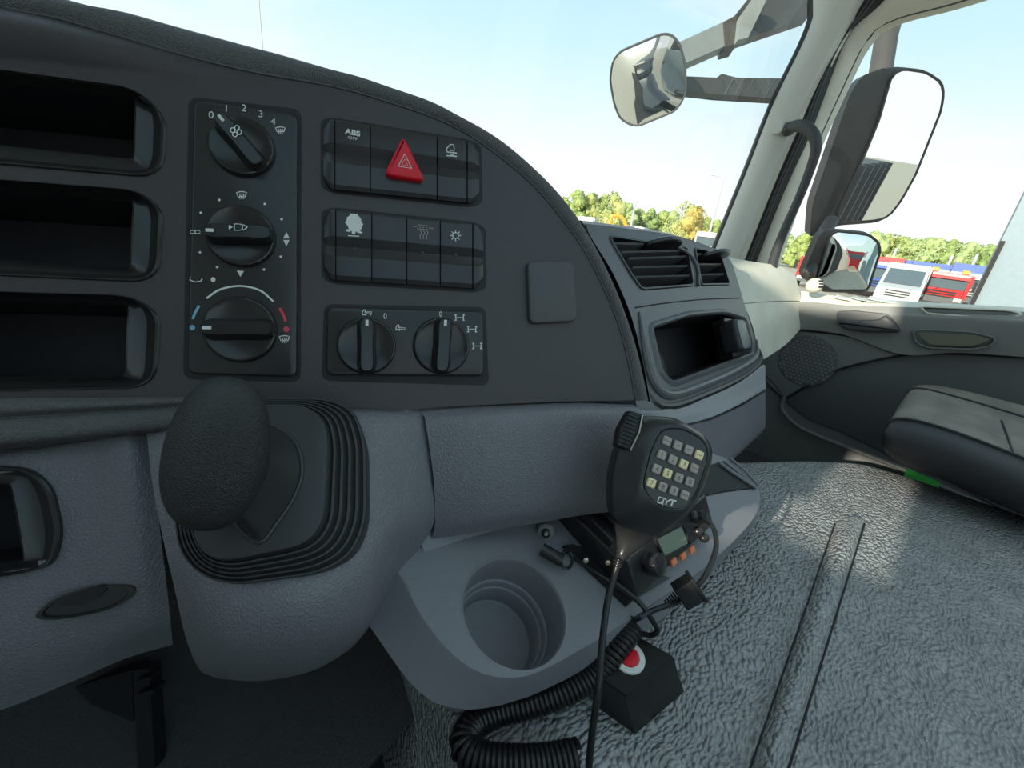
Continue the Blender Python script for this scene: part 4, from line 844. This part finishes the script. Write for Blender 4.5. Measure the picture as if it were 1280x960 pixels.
w0 = q3(892, 312, Xp+.02); w1_ = q3(1016, 0, Xp+.02); sl = (w1_-w0)/(w1_.z-w0.z)
za, zb = -.12, .75; pa_ = w0+sl*(za-w0.z); pb_ = w0+sl*(zb-w0.z)
mb = MB(); mb.add([(-.95, pa_.y, za), (1.45, pa_.y, za), (1.45, pb_.y, zb), (-.95, pb_.y, zb)], [(0, 1, 2, 3)]); mb.build('window_1', M['glass'], None, kind='structure')
print('windscreen', pa_, pb_)
# ---------------------------------------------------------------- door panel
DP = Fr((1.5, 0, 0), (0, -1, 0), (0, 0, 1))
mb = MB(); mb.slab(DP, [(-.62, -.66), (1.0, -.66), (1.0, -.16), (-.2, -.14), (-.62, -.12)], -.06, -.016); mb.build('lower_panel', M['door'], DR)
d0 = [(985, 362, 1.535), (1020, 366, 1.535), (1060, 372, 1.535), (1127, 376, 1.535), (1200, 380, 1.535), (1330, 387, 1.535)]
d1 = [(990, 378, 1.49), (1020, 378, 1.485), (1060, 382, 1.475), (1127, 384, 1.47), (1200, 386, 1.465), (1330, 393, 1.46)]
d2 = [(992, 398, 1.49), (1020, 398, 1.485), (1060, 396, 1.475), (1127, 400, 1.462), (1200, 402, 1.455), (1330, 410, 1.45)]
d3 = [(990, 411, 1.498), (1020, 413, 1.495), (1060, 420, 1.49), (1127, 443, 1.487), (1200, 441, 1.487), (1330, 450, 1.485)]
mb = MB(); mb.patch([[q3(*p) for p in r] for r in (d1, [(x, y*.5+z*.5, a*.5+b*.5-.003) for (x, y, a), (_, z, b) in zip(d1, d2)], d2, d3)], 6, (.03, 0, 0)); mb.build('upper_panel', mat('door_upper', (.26, .265, .25), .55, ('noise', 600, .25, .0004)), DR)
mb = MB(); mb.patch([[q3(*p) for p in r] for r in (d0, [(x, y*.45+z*.55, a*.4+b*.6) for (x, y, a), (_, z, b) in zip(d0, d1)], [(x, y+3, a-.001) for x, y, a in d1])], 6); mb.build('sill', M['cream'], DR, label='pale cream window sill of the door')
sp = [(950, 452), (990, 413), (1060, 420), (1093, 427), (1127, 442), (1050, 460), (1012, 478), (980, 498), (954, 474)]
mb = MB(); mb.slab(DP, uvs(DP, sp), -.02, .0, .001); mb.build('speaker_panel', M['door'], DR)
ins = smooth([(981, 500), (1015, 480), (1050, 462), (1127, 445), (1200, 443), (1330, 451)], 4); ins = [tuple(p) for p in ins]+[(1330, 680), (1180, 600), (1117, 573), (1050, 541), (1007, 524), (985, 506)]
mb = MB(); mb.slab(DP, uvs(DP, ins), -.02, -.010, .002); mb.build('door_insert', M['doordark'], DR)
mb = MB(); mb.tube(smooth([DP.at(p, .003) for p in ((1330, 676), (1200, 618), (1117, 582), (1050, 556), (1000, 534), (979, 514), (978, 503), (981, 497))], 6), .006, 8); mb.build('pocket_lip', M['door'], DR, label='raised lip of the door pocket')
mb = MB(); mb.tube(smooth([DP.at(p, -.002) for p in ((981, 498), (1015, 479), (1050, 461), (1127, 444), (1200, 442), (1330, 450))], 6), .0035, 8); mb.build('insert_seam', M['blackmatte'], DR)
mb = MB(); mb.tube([DP.at(p, -.001) for p in ((950, 462), (966, 478), (981, 498))], .002, 6); mb.tube(smooth([DP.at(p, .002) for p in ((990, 412), (1060, 420), (1093, 427), (1127, 443))], 4), .002, 6); mb.build('panel_seam', M['blackmatte'], DR)
# speaker grille: ring of small hexagon bosses
gc = DP.uv((1008, 451)); gr = 31*DP.ppm((1008, 451))
mb = MB(); mb.slab(DP, circ(gc, gr*1.02, 40), -.001, .0012, .0008); g_ = mb.build('speaker_grille', M['doordark'], DR, label='round speaker grille with a honeycomb of holes')
mb = MB(); st = gr/6.5
for i in range(-8, 9):
    for j in range(-8, 9):
        x = (i+.5*(j % 2))*st; y = j*st*.866
        if math.hypot(x, y) < gr*.94:
            c = (gc[0]+x, gc[1]+y); mb.loft([[DP.w(a, b, .0012) for a, b in circ(c, st*.40, 6, a0=.52)], [DP.w(a, b, .0025) for a, b in circ(c, st*.34, 6, a0=.52)]], False, True)
mb.build('grille_mesh', M['door'], g_, kind='stuff')
hd = [(1046, 389), (1068, 388), (1110, 392), (1120, 402), (1127, 416), (1085, 416), (1056, 412), (1046, 404)]
HP = Fr((1.466, 0, 0), (0, -1, 0), (0, 0, 1))
mb = MB(); mb.slab(HP, rnd(uvs(HP, hd), .008, 3), -.02, .006, .003); mb.build('release_handle_surround', M['doordark'], DR)
hd2 = [(1048, 402), (1070, 400), (1098, 399), (1108, 393), (1120, 403), (1126, 414), (1085, 414), (1058, 411)]
mb = MB(); mb.slab(HP, rnd(uvs(HP, hd2), .006, 3), .002, .018, .005); mb.build('release_handle', M['handle'], DR, label='dark grey interior door release handle')
HP2 = Fr((1.458, 0, 0), (0, -1, 0), (0, 0, 1))
rc = [(1152, 384), (1200, 386), (1262, 389), (1277, 393), (1262, 396), (1200, 394), (1160, 391)]
ringlip(HP2, rnd(uvs(HP2, rc, .0), .006, 4), .004, .002, 'sill_recess', M['cream'], DR, .03, label='long shallow recess along the door sill')
mb = MB(); mb.slab(HP2, rnd(uvs(HP2, [(1156, 386), (1265, 391), (1262, 394.5), (1162, 390.5)], .001), .003, 3), -.001, .0012); mb.build('recess_floor', M['door'], DR)
gr_ = [(1142, 414), (1155, 413), (1215, 416), (1244, 423), (1238, 432), (1215, 436), (1160, 434), (1146, 428)]
HP3 = Fr((1.464, 0, 0), (0, -1, 0), (0, 0, 1))
ringlip(HP3, rnd(uvs(HP3, gr_), .01, 4), .005, .004, 'pull_recess', M['door'], DR, .02, label='oval pull recess')
mb = MB(); mb.slab(HP3, rnd(uvs(HP3, [(1146, 416), (1215, 418), (1240, 424), (1215, 433), (1162, 431)], .002), .01, 4), -.002, .0022); mb.build('recess_lining', mat('olive_lining', (.13, .13, .09), .5), DR)
bv = thing('ball_vent', q3(1018, 357, 1.46), 'small round ball vent at the front corner of the door sill', 'air vent')
BF = Fr(q3(1018, 357, 1.46), CR, CU); mb = MB(); mb.sphere(BF.o, .021, .021, .021); mb.build('ball', M['cream'], bv)
mb = MB()
for i in range(3): mb.box(BF.w(.004, .008-.008*i, .019), (.012, .004, .004), Matrix((BF.H, BF.V, BF.N)).transposed())
mb.build('slot', M['seal'], bv)
for i, (x, w, c, l) in enumerate(((1060, 20, (.7, .72, .7), 'small white crumpled paper on the front of the door sill'), (1082, 18, (.45, .5, .5), 'grey folded card on the door sill between two other slips'), (1103, 18, (.6, .66, .64), 'pale flat slip at the rear end of the sill clutter'))):
    p = q3(x, 373.5+i*.8, 1.51); mb = MB(); mb.patch([[p+VV((a*.012, -.03+b*.03+.0, .003*((a+b) % 2)+.002*a)) for b in range(3)] for a in range(-1, 2)], 3, (0, 0, -.003)); mb.build('paper_slip', mat('slip', c, .4), label=l, cat='paper')
# grab handle
GHt = smooth([q3(x, y, X_) for x, y, X_ in ((984, 163, 1.40), (992, 158, 1.375), (1004, 158, 1.36), (1015, 166, 1.355), (1020, 178, 1.355), (1018, 196, 1.36), (1002, 240, 1.37), (982, 285, 1.38), (970, 315, 1.385), (964, 338, 1.40))], 6)
gb = thing('grab_handle', GHt[-1], 'dark grey curved grab handle on the pillar', 'grab handle'); mb = MB(); mb.tube(GHt, [.0125+.002*math.sin(i/8) for i in range(len(GHt))], 14); mb.build('bar', M['handle'], gb)
mb = MB(); mb.sphere(q3(986, 161, 1.385), .017); mb.build('mount', M['handle'], gb)
bc = Fr(q3(972, 160, 1.378), (0, -1, 0), (0, 0, 1)); mb = MB(); mb.slab(bc, circ((0, 0), .016, 24), -.006, .006, .002); mb.build('pillar_cap', M['pillar'], label='small round cover cap on the grey pillar left of the grab handle', cat='cap')
# ---------------------------------------------------------------- passenger seat
st_ = thing('cab_chair', (1.25, -.25, -.42), 'passenger seat cushion with worn grey-brown fabric top and black vinyl edge', 'seat')
r0 = [(1150, 500, 1.45), (1155, 492, 1.45), (1200, 500, 1.45), (1330, 535, 1.45)]
r1 = [(1142, 491, 1.42), (1152, 481, 1.42), (1200, 487, 1.42), (1330, 520, 1.42)]
r1b = [(1130, 500, 1.36), (1145, 486, 1.36), (1200, 498, 1.36), (1330, 537, 1.36)]
r2 = [(1122, 510, 1.30), (1140, 494, 1.30), (1200, 508, 1.30), (1330, 555, 1.30)]
r3 = [(1104, 543, 1.11), (1120, 524, 1.12), (1183, 537, 1.12), (1330, 593, 1.12)]
r4 = [(1101, 550, 1.09), (1112, 546, 1.075), (1183, 562, 1.075), (1330, 622, 1.075)]
r5 = [(1106, 564, 1.10), (1126, 578, 1.10), (1185, 600, 1.10), (1330, 664, 1.10)]
mb = MB(); mb.patch([[q3(*p) for p in r] for r in (r0, r1, r1b, r2, r3)], 6); mb.build('cushion_top', M['fabric'], st_)
mb = MB(); mb.patch([[q3(*p) for p in r] for r in (r3, r4, r5, [(x, y, X_+.2) for x, y, X_ in r5])], 6); mb.build('cushion_side', M['vinyl'], st_)
for rr, nm, o in ((r3, 'piping', 0), (r1b, 'top_seam', 0)):
    mb = MB(); mb.tube(smooth([q3(*p)+VV((0, 0, .001)) for p in rr], 6), .0028, 6); mb.build(nm, M['vinyl'], st_)
mb = MB(); mb.tube([q3(1252, 526, 1.30), q3(1260, 548, 1.2), q3(1266, 566, 1.13)], .002, 6); mb.build('cross_seam', M['vinyl'], st_)
mb = MB(); P_ = [onZ(x, y, -.5) for x, y in ((1134, 585), (1150, 592), (1175, 603), (1172, 614), (1130, 596))]; mb.loft([P_, [p+VV((0, 0, -.03)) for p in P_]]); mb.build('green_container', M['green'], label='bright green plastic item lying under the passenger seat', cat='container')
# ---------------------------------------------------------------- mirrors
def mirror(px, dep, refl, outline, name, lab, hous, bulge=0, back=.07, rim=.006, glassm_='mirror'):
    c = V(*px, dep); v = c.normalized(); r = VV(refl).normalized(); n = (r-v).normalized()
    Hn = VV((0, 0, 1)).cross(n).normalized(); fr = Fr(c, Hn, n.cross(Hn))
    O = resamp(rnd(uvs(fr, outline), .012, 4), 64); ce = sum(O, VV((0, 0)))/64; t = thing(name, c, lab, 'mirror')
    lp = []
    for k in range(10, -1, -1):
        s = k/10; lp.append([fr.w(*(ce.lerp(p, max(s, .001))), .001+bulge*(1-s*s)) for p in O])
    mb = MB(); mb.loft(lp, False, True); mb.build('glass', M[glassm_], t, sharp=80)
    HO = resamp(rnd(uvs(fr, hous), .02, 4), 64) if hous else O
    s = min(range(64), key=lambda k: sum((O[i]-HO[(i+k) % 64]).length_squared for i in range(0, 64, 4))); HO = HO[s:]+HO[:s]
    w3 = lambda l, h: [fr.w(p[0], p[1], h) for p in l]
    O1 = [tuple(p) for p in O]; oi = inset(O1, -rim)
    mb = MB(); mb.loft([w3(O1, 0), w3(O1, .003), w3(oi, .003), w3(oi, -.004)]+([w3(HO, -.012), w3([ce.lerp(p, .97) for p in HO], -back*.6), w3([ce.lerp(p, .75) for p in HO], -back)] if True else []), False, True); mb.build('housing', M['housing'] if hous else M['ext'], t); return t, fr
g1 = [(1116, 94), (1129, 88), (1157, 92), (1175, 104), (1178, 117), (1175, 138), (1143, 219), (1125, 251), (1111, 269), (1097, 274), (1051, 278), (1047, 272), (1051, 258), (1083, 191), (1100, 149), (1111, 110)]
h1_ = [(1082, 92), (1122, 82), (1160, 86), (1180, 104), (1182, 120), (1146, 222), (1113, 273), (1098, 279), (1046, 283), (1014, 300), (1018, 255), (1044, 180), (1065, 118)]
DM, dmf = mirror((1112, 180), 1.50, (-.10, -1, .0), g1, 'door_mirror', 'large rectangular door mirror outside the passenger window', h1_, .0, .10)
mb = MB(); mb.tube([V(1118, 10, 1.6), V(1108, 45, 1.57), V(1100, 95, 1.56)], .035, 12); mb.build('upper_bracket', M['housing'], DM)
mb = MB(); mb.tube([V(1040, 275, 1.55), V(1025, 300, 1.53), V(1010, 345, 1.5)], .022, 12); mb.build('lower_bracket', M['housing'], DM)
g2 = [(1038, 295), (1046, 290), (1065, 292), (1086, 295), (1097, 304), (1099, 315), (1090, 343), (1084, 362), (1040, 362), (1022, 350)]
h2_ = [(1030, 290), (1046, 286), (1086, 290), (1101, 302), (1102, 318), (1094, 345), (1086, 368), (1030, 366), (1006, 345)]
mirror((1062, 328), 1.50, (.25, -1, -.15), g2, 'wide_angle_mirror', 'smaller convex mirror right below the large door mirror', h2_, .016, .07)
g3 = [(766, 77), (775, 65), (827, 43), (839, 44), (849, 55), (856, 81), (857, 117), (849, 132), (842, 139), (798, 157), (787, 155), (775, 147), (768, 129), (763, 100)]
FM, fmf = mirror((811, 100), 1.10, (-.5, -.1, -.75), g3, 'front_mirror', 'rounded convex mirror on two arms outside the windscreen', None, .028, .03, .003)
def plate(pts, d0, d1, t, name, m, parent, x0, x1):
    P_ = [V(x, y, d0+(d1-d0)*(x-x0)/(x1-x0)) for x, y in pts]; mb = MB(); mb.loft([P_, [p+CF*t for p in P_]]); return mb.build(name, m, parent)
plate([(846, 54), (909, 25), (914, 54), (852, 81)], 1.12, 1.2, .03, 'upper_arm', M['armpale'], FM, 846, 914)
plate([(905, 27), (920, 19), (922, 54), (908, 58)], 1.18, 1.19, .05, 'hinge', M['housing'], FM, 905, 922)
plate([(918, 20), (950, -20), (1040, -20), (1010, 22), (920, 52)], 1.2, 1.35, .03, 'outer_arm', M['housing'], FM, 918, 1010)
plate([(922, 50), (935, 47), (962, -8), (945, -8), (925, 20)], 1.17, 1.2, .02, 'arm_cover', M['armpale'], FM, 922, 962)
la = plate([(852, 95), (896, 97), (902, 92), (921, 97), (985, 98), (968, 123), (896, 118), (856, 113)], 1.12, 1.35, .025, 'lower_arm', M['housing'], FM, 852, 985)
for i in range(5):
    x = 905+i*13; mb = MB(); a = 1.12+.23*(x-852)/133; mb.tube([V(x, 99, a-.002), V(x+11, 119, a+.02)], .003, 6); mb.tube([V(x+11, 99, a+.018), V(x, 119, a)], .003, 6); mb.build('arm_rib', M['ext'], la)
# ---------------------------------------------------------------- outside world
def hy(px): return 480 + 0  # placeholder
def gpt(px, dist, pytop=None):
    y0, y1 = 0, 960
    for _ in range(40):
        m_ = (y0+y1)/2
        if ray(px, m_).z > 0: y0 = m_
        else: y1 = m_
    r = ray(px, y0); h = VV((r.x, r.y, 0)).normalized()*dist; return VV((h.x, h.y, GZ)), y0
def toppt(px, py, dist):
    r = ray(px, py); k = dist/math.hypot(r.x, r.y); return r*k
leafc = [(.34, .42, .13), (.27, .36, .12), (.45, .48, .16), (.52, .42, .12), (.38, .47, .2)]
LM = [mat('foliage', c, .8, ('noise', 3, 1, .3), var=.4) for c in leafc]; BK = mat('bark', (.22, .19, .15), .8)
def crownmesh(seed):
    rg = random.Random(seed); b = MB()
    for k in range(16):
        z = rg.uniform(.12, .95); w = .36*math.sin(math.pi*min(.97, z*.8+.18))**.7; a = rg.uniform(0, 6.28); c = VV((w*math.cos(a)*rg.random(), w*math.sin(a)*rg.random(), z)); r = rg.uniform(.09, .17)
        nu, nv = 12, 8; vs = []
        for i in range(nv+1):
            th = math.pi*i/nv
            for j in range(nu):
                q = VV((math.sin(th)*math.cos(6.283*j/nu), math.sin(th)*math.sin(6.283*j/nu), math.cos(th))); s = 1+.7*noise.noise(q*2.3+VV((seed*3.1, k*5.7, 0))); vs.append(c+q*r*s)
        b.add(vs, [(i*nu+j, (i+1)*nu+j, (i+1)*nu+(j+1) % nu, i*nu+(j+1) % nu) for i in range(nv) for j in range(nu)])
    # ragged leafy sprays around the outline
    for k in range(700):
        z = rg.uniform(.06, 1.06); w = .42*math.sin(math.pi*min(.98, z*.75+.2))**.7; a = rg.uniform(0, 6.28); c = VV((w*math.cos(a), w*math.sin(a), z)); s = rg.uniform(.012, .032)
        d1 = VV((rg.gauss(0, 1), rg.gauss(0, 1), rg.gauss(0, 1))).normalized()*s; d2 = d1.orthogonal().normalized()*s*.7
        b.add([c-d1, c+d2, c+d1, c-d2], [(0, 1, 2, 3)])
    me = bpy.data.meshes.new('crown'); me.from_pydata(b.v, [], b.f); me.polygons.foreach_set('use_smooth', [True]*len(me.polygons)); return me
crowns = [crownmesh(i) for i in range(6)]
tb_ = MB(); tb_.tube([(0, 0, 0), (.01, 0, .3), (0, .01, .7)], [.03, .022, .01], 7); tm = bpy.data.meshes.new('trunk'); tm.from_pydata(tb_.v, [], tb_.f); tm.materials.append(BK)
TREES = [(706, 246, 95, 2), (722, 240, 92, 0), (741, 243, 94, 2), (756, 246, 96, 0), (768, 240, 85, 2), (783, 254, 96, 4), (800, 261, 100, 0), (816, 263, 100, 1), (832, 265, 102, 0), (846, 266, 100, 4), (860, 252, 82, 2), (874, 259, 80, 3), (886, 272, 104, 1), (898, 277, 104, 0),
         (1096, 291, 74, 4), (1108, 295, 76, 0), (1121, 294, 74, 2), (1134, 297, 76, 0), (1148, 298, 75, 4), (1160, 300, 78, 1), (1172, 299, 74, 4), (1186, 302, 77, 0), (1199, 303, 75, 1), (1212, 304, 74, 4), (1226, 306, 76, 0), (1238, 309, 70, 1), (1010, 292, 80, 0), (1028, 291, 80, 1), (985, 290, 82, 4), (1250, 308, 74, 0), (1068, 290, 80, 0), (1048, 290, 80, 2), (690, 240, 98, 0), (912, 277, 100, 1)]
adj = {0: 'mid green', 1: 'dark green', 2: 'yellow-green', 3: 'autumn-gold', 4: 'pale green'}
win = lambda x: 'windscreen' if x < 940 else 'side window'
ordn = ['first', 'second', 'third', 'fourth', 'fifth', 'sixth', 'seventh', 'eighth', 'ninth', 'tenth', 'eleventh', 'twelfth', 'thirteenth', 'fourteenth', 'fifteenth', 'sixteenth', 'seventeenth', 'eighteenth', 'nineteenth', 'twentieth']
srt = {w_: sorted([t for t in TREES if win(t[0]) == w_]) for w_ in ('windscreen', 'side window')}
cmats = {}
for i, (x, y, D_, c) in enumerate(TREES):
    tp_ = toppt(x, y, D_); b0 = VV((tp_.x, tp_.y, GZ)); hgt = (tp_.z-GZ)
    k = srt[win(x)].index((x, y, D_, c))
    t = thing('tree', b0, '%s tree, %s from the left in the row through the %s' % (adj[c], ordn[k], win(x)), 'tree', 'trees beyond the yard')
    key = (i % 6, c)
    if key not in cmats: m_ = crowns[i % 6].copy(); m_.materials.append(LM[c]); cmats[key] = m_
    co_ = bpy.data.objects.new('crown', cmats[key]); sc.collection.objects.link(co_); co_.parent = t; w_ = min(hgt*.95, D_*.085); co_.scale = (w_, w_, hgt*.95); co_.rotation_euler[2] = i*1.3
    tk = bpy.data.objects.new('trunk', tm); sc.collection.objects.link(tk); tk.parent = t; tk.scale = (hgt, hgt, hgt)
# a low far hedge closing the gaps is left out: the tree row itself is dense
def pole(x, ytop, D_, r, lab, arm=0, col=None):
    tp_ = toppt(x, ytop, D_); t = thing('street_lamp' if arm else 'pole', (tp_.x, tp_.y, GZ), lab, 'lamp post' if arm else 'pole')
    mb = MB(); mb.tube([VV((tp_.x, tp_.y, GZ)), tp_], [r*1.4, r], 8); mb.build('post', PM, t)
    if arm: mb = MB(); e_ = tp_+VV((0, arm, .3)); mb.tube([tp_, e_], r*.7, 6); mb.box(e_, (.3, .7, .12)); mb.build('lamp_head', PM, t)
    return t
PM = mat('pole_grey', (.55, .56, .55), .5)
pole(323, -6, 22, .022, 'thin pale mast rising behind the console rim at the upper left', 0)
pole(795, 251, 70, .12, 'pale pole between the trees seen through the windscreen')
pole(905, 222, 70, .13, 'tall pale street lamp in front of the sky left of the pillar', 1.6)
pole(1121, 310, 50, .09, 'thin pale pole behind the white van'); pole(1109, 319, 50, .08, 'short pale pole left of the one behind the white van'); pole(1191, 319, 50, .09, 'thin pale pole above the red truck'); pole(1222, 318, 50, .09, 'thin pale pole right of the red truck')
CM = {k: mat('paint_'+k, c, .35) for k, c in dict(white=(.52, .54, .54), red=(.62, .035, .04), blue=(.06, .13, .45), orange=(.85, .40, .04), pale=(.55, .62, .66)).items()}
GL_ = mat('vehicle_glass', (.10, .14, .16), .12); TY = mat('tyre', (.03, .03, .03), .8); LT = mat('headlamp', (.75, .75, .7), .2)
def truck(x, dist, ytop, wpx, col, lab, cat='truck', box=None, name='truck', van=False, beacons=False, hgt=None):
    tp_ = toppt(x, ytop, dist); H_ = tp_.z-GZ; b0 = VV((tp_.x, tp_.y, GZ)); W = wpx; a = math.atan2(b0.y, b0.x)
    t = thing(name, b0, lab, cat); Rm = Matrix.Rotation(a*.55, 3, 'Z'); L_ = 2.2
    def bx(nm, c, d, m, bev=.0, par=None):
        mb = MB(); xx, yy, zz = [q/2 for q in d]; lp = rnd([(-yy, -zz), (yy, -zz), (yy, zz), (-yy, zz)], min(yy, zz)*bev, 3)
        mb.loft([[b0+Rm @ VV((c[0]+s, c[1]+u, c[2]+v)) for u, v in (inset(lp, k) if k else lp)] for s, k in ((xx, 0), (-xx+.05, 0), (-xx, min(d)*.12*(bev > 0)))]); return mb.build(nm, m, par or t)
    z0 = .55 if not van else .35
    if van:
        mb = MB(); pr = [(0, .35), (0, 1.05), (.55, 1.25), (1.25, 2.05), (1.6, H_), (5.2, H_), (5.2, .35)]
        mb.loft([[b0+Rm @ VV((px_, s*W/2*(1-.08*max(0, pz-1.2)), pz)) for px_, pz in pr] for s in (-1, -.9, .9, 1)]); mb.build('body', CM[col], t, sharp=20)
        mb = MB(); mb.loft([[b0+Rm @ VV((px_, s*W*.42*(1-.06*(pz-1.2)), pz)) for px_, pz in ((.52, 1.27), (1.2, 2.05))]+[b0+Rm @ VV((px_-.02, s*W*.42*(1-.06*(pz-1.2)), pz+.02)) for px_, pz in ((1.2, 2.05), (.52, 1.27))] for s in (-1, 1)]); mb.build('windscreen', GL_, t)
        for s in (-1, 1): bx('headlamp', (.02, s*W*.38, .98), (.12, .34, .16), LT)
        for k in range(3): bx('grille_bar', (-.02, 0, .62+.14*k), (.06, W*.55, .05), TY)
        bx('bumper', (-.03, 0, .42), (.1, W*.9, .14), CM['pale'])
    else:
        bx('cab', (L_/2, 0, (z0+H_)/2), (L_, W, H_-z0), CM[col], .18)
        bx('windscreen', (-.02, 0, z0+(H_-z0)*.60), (.06, W*.84, (H_-z0)*.34), GL_, .2); bx('sun_visor', (-.12, 0, z0+(H_-z0)*.84), (.25, W*.9, (H_-z0)*.10), CM[col])
        for k in range(3): bx('grille_bar', (-.03, 0, z0+(H_-z0)*(.14+.09*k)), (.06, W*.6, .07), TY)
        bx('bumper', (-.05, 0, z0+.02), (.15, W*.98, .34), M['ext'])
        for s in (-1, 1): bx('headlamp', (-.1, s*W*.37, z0+.12), (.12, .34, .2), LT); bx('wing_mirror', (-.1, s*(W/2+.18), z0+(H_-z0)*.6), (.12, .18, .6), TY)
    for s in (-1, 1):
        for xx in (1.1,): 
            mb = MB(); c = VV((xx, s*(W/2-.15), .5)); mb.loft([[b0+Rm @ (c+VV((.48*math.cos(q), o_, .48*math.sin(q)))) for q in [i*math.pi/9 for i in range(18)]] for o_ in (-.14, .14)]); mb.build('wheel', TY, t)
    if beacons:
        for s in (-1, 1): bx('beacon', (.6, s*W*.3, H_+.12), (.3, .35, .24), CM['orange'], .3)
    if box: bx('cargo_box', (L_+3.2, 0, (.9+H_+box[1])/2), (6, W*1.02, H_+box[1]-.9), CM[box[0]])
    return t
truck(1137, 33, 330, 2.0, 'white', 'white van with a wide front grille parked outside, left of the red truck', 'van', van=True, name='van', box=('white', -.05))
truck(1187, 38, 341, 2.35, 'red', 'red truck with orange roof beacons parked outside', box=None, beacons=True)
truck(1113, 46, 331, 2.3, 'white', 'white truck with a blue box body behind the left side of the white van', box=('blue', .5))
truck(1162, 46, 335, 2.3, 'white', 'white truck with a blue box between the white van and the red truck', box=('blue', .4))
truck(1216, 44, 342, 2.3, 'white', 'white truck with a blue box body to the right of the red truck', box=('blue', .6))
truck(1099, 38, 327, 2.3, 'blue', 'blue truck with a red roof box beside the small convex mirror', box=('red', .35))
truck(733, 62, 271, 2.4, 'white', 'white truck far off, low against the trees just right of the console rim'); truck(795, 62, 283, 2.3, 'white', 'small white vehicle roof far off right of the orange excavator arm')
truck(884, 60, 290, 2.4, 'white', 'white vehicle far off beside the base of the pillar'); truck(1027, 38, 322, 2.4, 'red', 'red truck seen through the side window left of the convex mirror')
# excavator boom
D_ = 60; ex = thing('excavator', toppt(772, 300, D_)*1.0+VV((0, 0, GZ-toppt(772, 300, D_).z)), 'orange excavator arm arching above the passenger dash against the trees', 'excavator')
bp = [toppt(x, y, D_) for x, y in ((762, 288), (764, 273), (768, 270), (776, 271), (781, 277), (784, 290))]
mb = MB(); mb.tube(smooth(bp, 4), .22, 8); mb.build('boom', CM['orange'], ex); mb = MB(); c = VV(ex.location); mb.box(c+VV((0, 0, 1.1)), (3, 2.4, 1.4)); mb.build('cab_body', CM['orange'], ex); mb = MB(); mb.box(c+VV((0, 0, .35)), (4, 2.8, .7)); mb.build('tracks', TY, ex)
# pale blue wall at the right edge
e0 = toppt(1240, 324, 9.0)
BW = thing('pale_blue_wall', (e0.x, e0.y-3, GZ), 'pale blue-grey smooth side of a box body filling the right edge of the side window', 'box body')
mb = MB(); mb.box((e0.x+1.2, e0.y-3.5, GZ+2.8), (2.4, 7, 5.0)); mb.build('side_panel', mat('pale_blue', (.24, .32, .36), .5, var=.04), BW)
mb = MB(); mb.box((e0.x-.03, e0.y-.02, GZ+1.75), (.05, .05, 2.0)); mb.build('edge_post', TY, BW)
# things the mirrors look back at
DB = thing('dump_body', (0, -4.5, -1.2), 'dark ribbed dump body of this truck, seen only in the door mirror', 'truck body')
mb = MB(); mb.box((.2, -4.6, -.6), (2.5, 5.2, 1.5)); mb.build('bin', mat('dump_grey', (.055, .06, .06), .6, var=.3), DB)
for i in range(8): mb = MB(); mb.box((1.49, -2.3-i*.65, -.6), (.09, .1, 1.5)); mb.build('rib', M['ext'], DB)
mb = MB(); mb.box((.4, -5, -1.65), (1.9, 6.4, .4)); mb.build('chassis', TY, DB)
for i in range(2): mb = MB(); c = VV((1.2, -4.6-i*1.4, -1.8)); mb.loft([[c+VV((o_, .5*math.cos(q), .5*math.sin(q))) for q in [k*math.pi/9 for k in range(18)]] for o_ in (-.15, .15)]); mb.build('wheel', TY, DB)
BG = thing('warehouse', (14, -34, GZ), 'long pale teal warehouse, seen only in the door mirror', 'building')
mb = MB(); mb.box((16, -34, GZ+4), (12, 44, 8)); mb.build('wall', mat('teal_wall', (.28, .38, .40), .6, var=.06), BG)
for i in range(6): mb = MB(); mb.box((9.97, -18-i*6, GZ+3), (.1, 3, 2)); mb.build('window', GL_, BG)
rd = truck(0, 10, 0, 2.4, 'red', 'red truck cab parked behind, seen in the door mirror') if False else thing('parked_truck', (4.4, -9.5, GZ), 'red truck parked behind, seen only in the door mirror', 'truck')
mb = MB(); mb.box((4.4, -9.5, GZ+1.8), (2.3, 2.0, 2.4)); mb.build('cab', CM['red'], rd); mb = MB(); mb.box((4.4, -8.48, GZ+2.2), (2.0, .06, .8)); mb.build('windscreen', GL_, rd); mb = MB(); mb.box((4.4, -13.5, GZ+1.7), (2.3, 5.5, 1.6)); mb.build('load_bed', M['ext'], rd)
mb = MB(); mb.box((3.24, -9.4, GZ+2.2), (.05, 1.1, .7)); mb.build('side_window', GL_, rd)
bpy.context.view_layer.update()
# parts of the cab beyond the left edge of the picture
mb = MB(); mb.box((.3, .69, -.385), (2.5, .03, .53)); mb.build('wall_front', M['carpet'], kind='structure')
a_, b2 = PA.uv((-117, -40)), PA.uv((-117, 520)); mb = MB(); mb.slab(PA, [a_, (a_[0]-.35, a_[1]-.04), (b2[0]-.35, b2[1]), b2], -.12, .002, .002); mb.build('instrument_surround', M['panel'], db)
a_, b2 = KF.uv((-126, 578)), KF.uv((-126, 900)); mb = MB(); mb.slab(KF, [a_, (a_[0]-.3, a_[1]), (b2[0]-.3, b2[1]), b2], -.06, .002, .002); mb.build('shell_extension', M['grey'], KP)
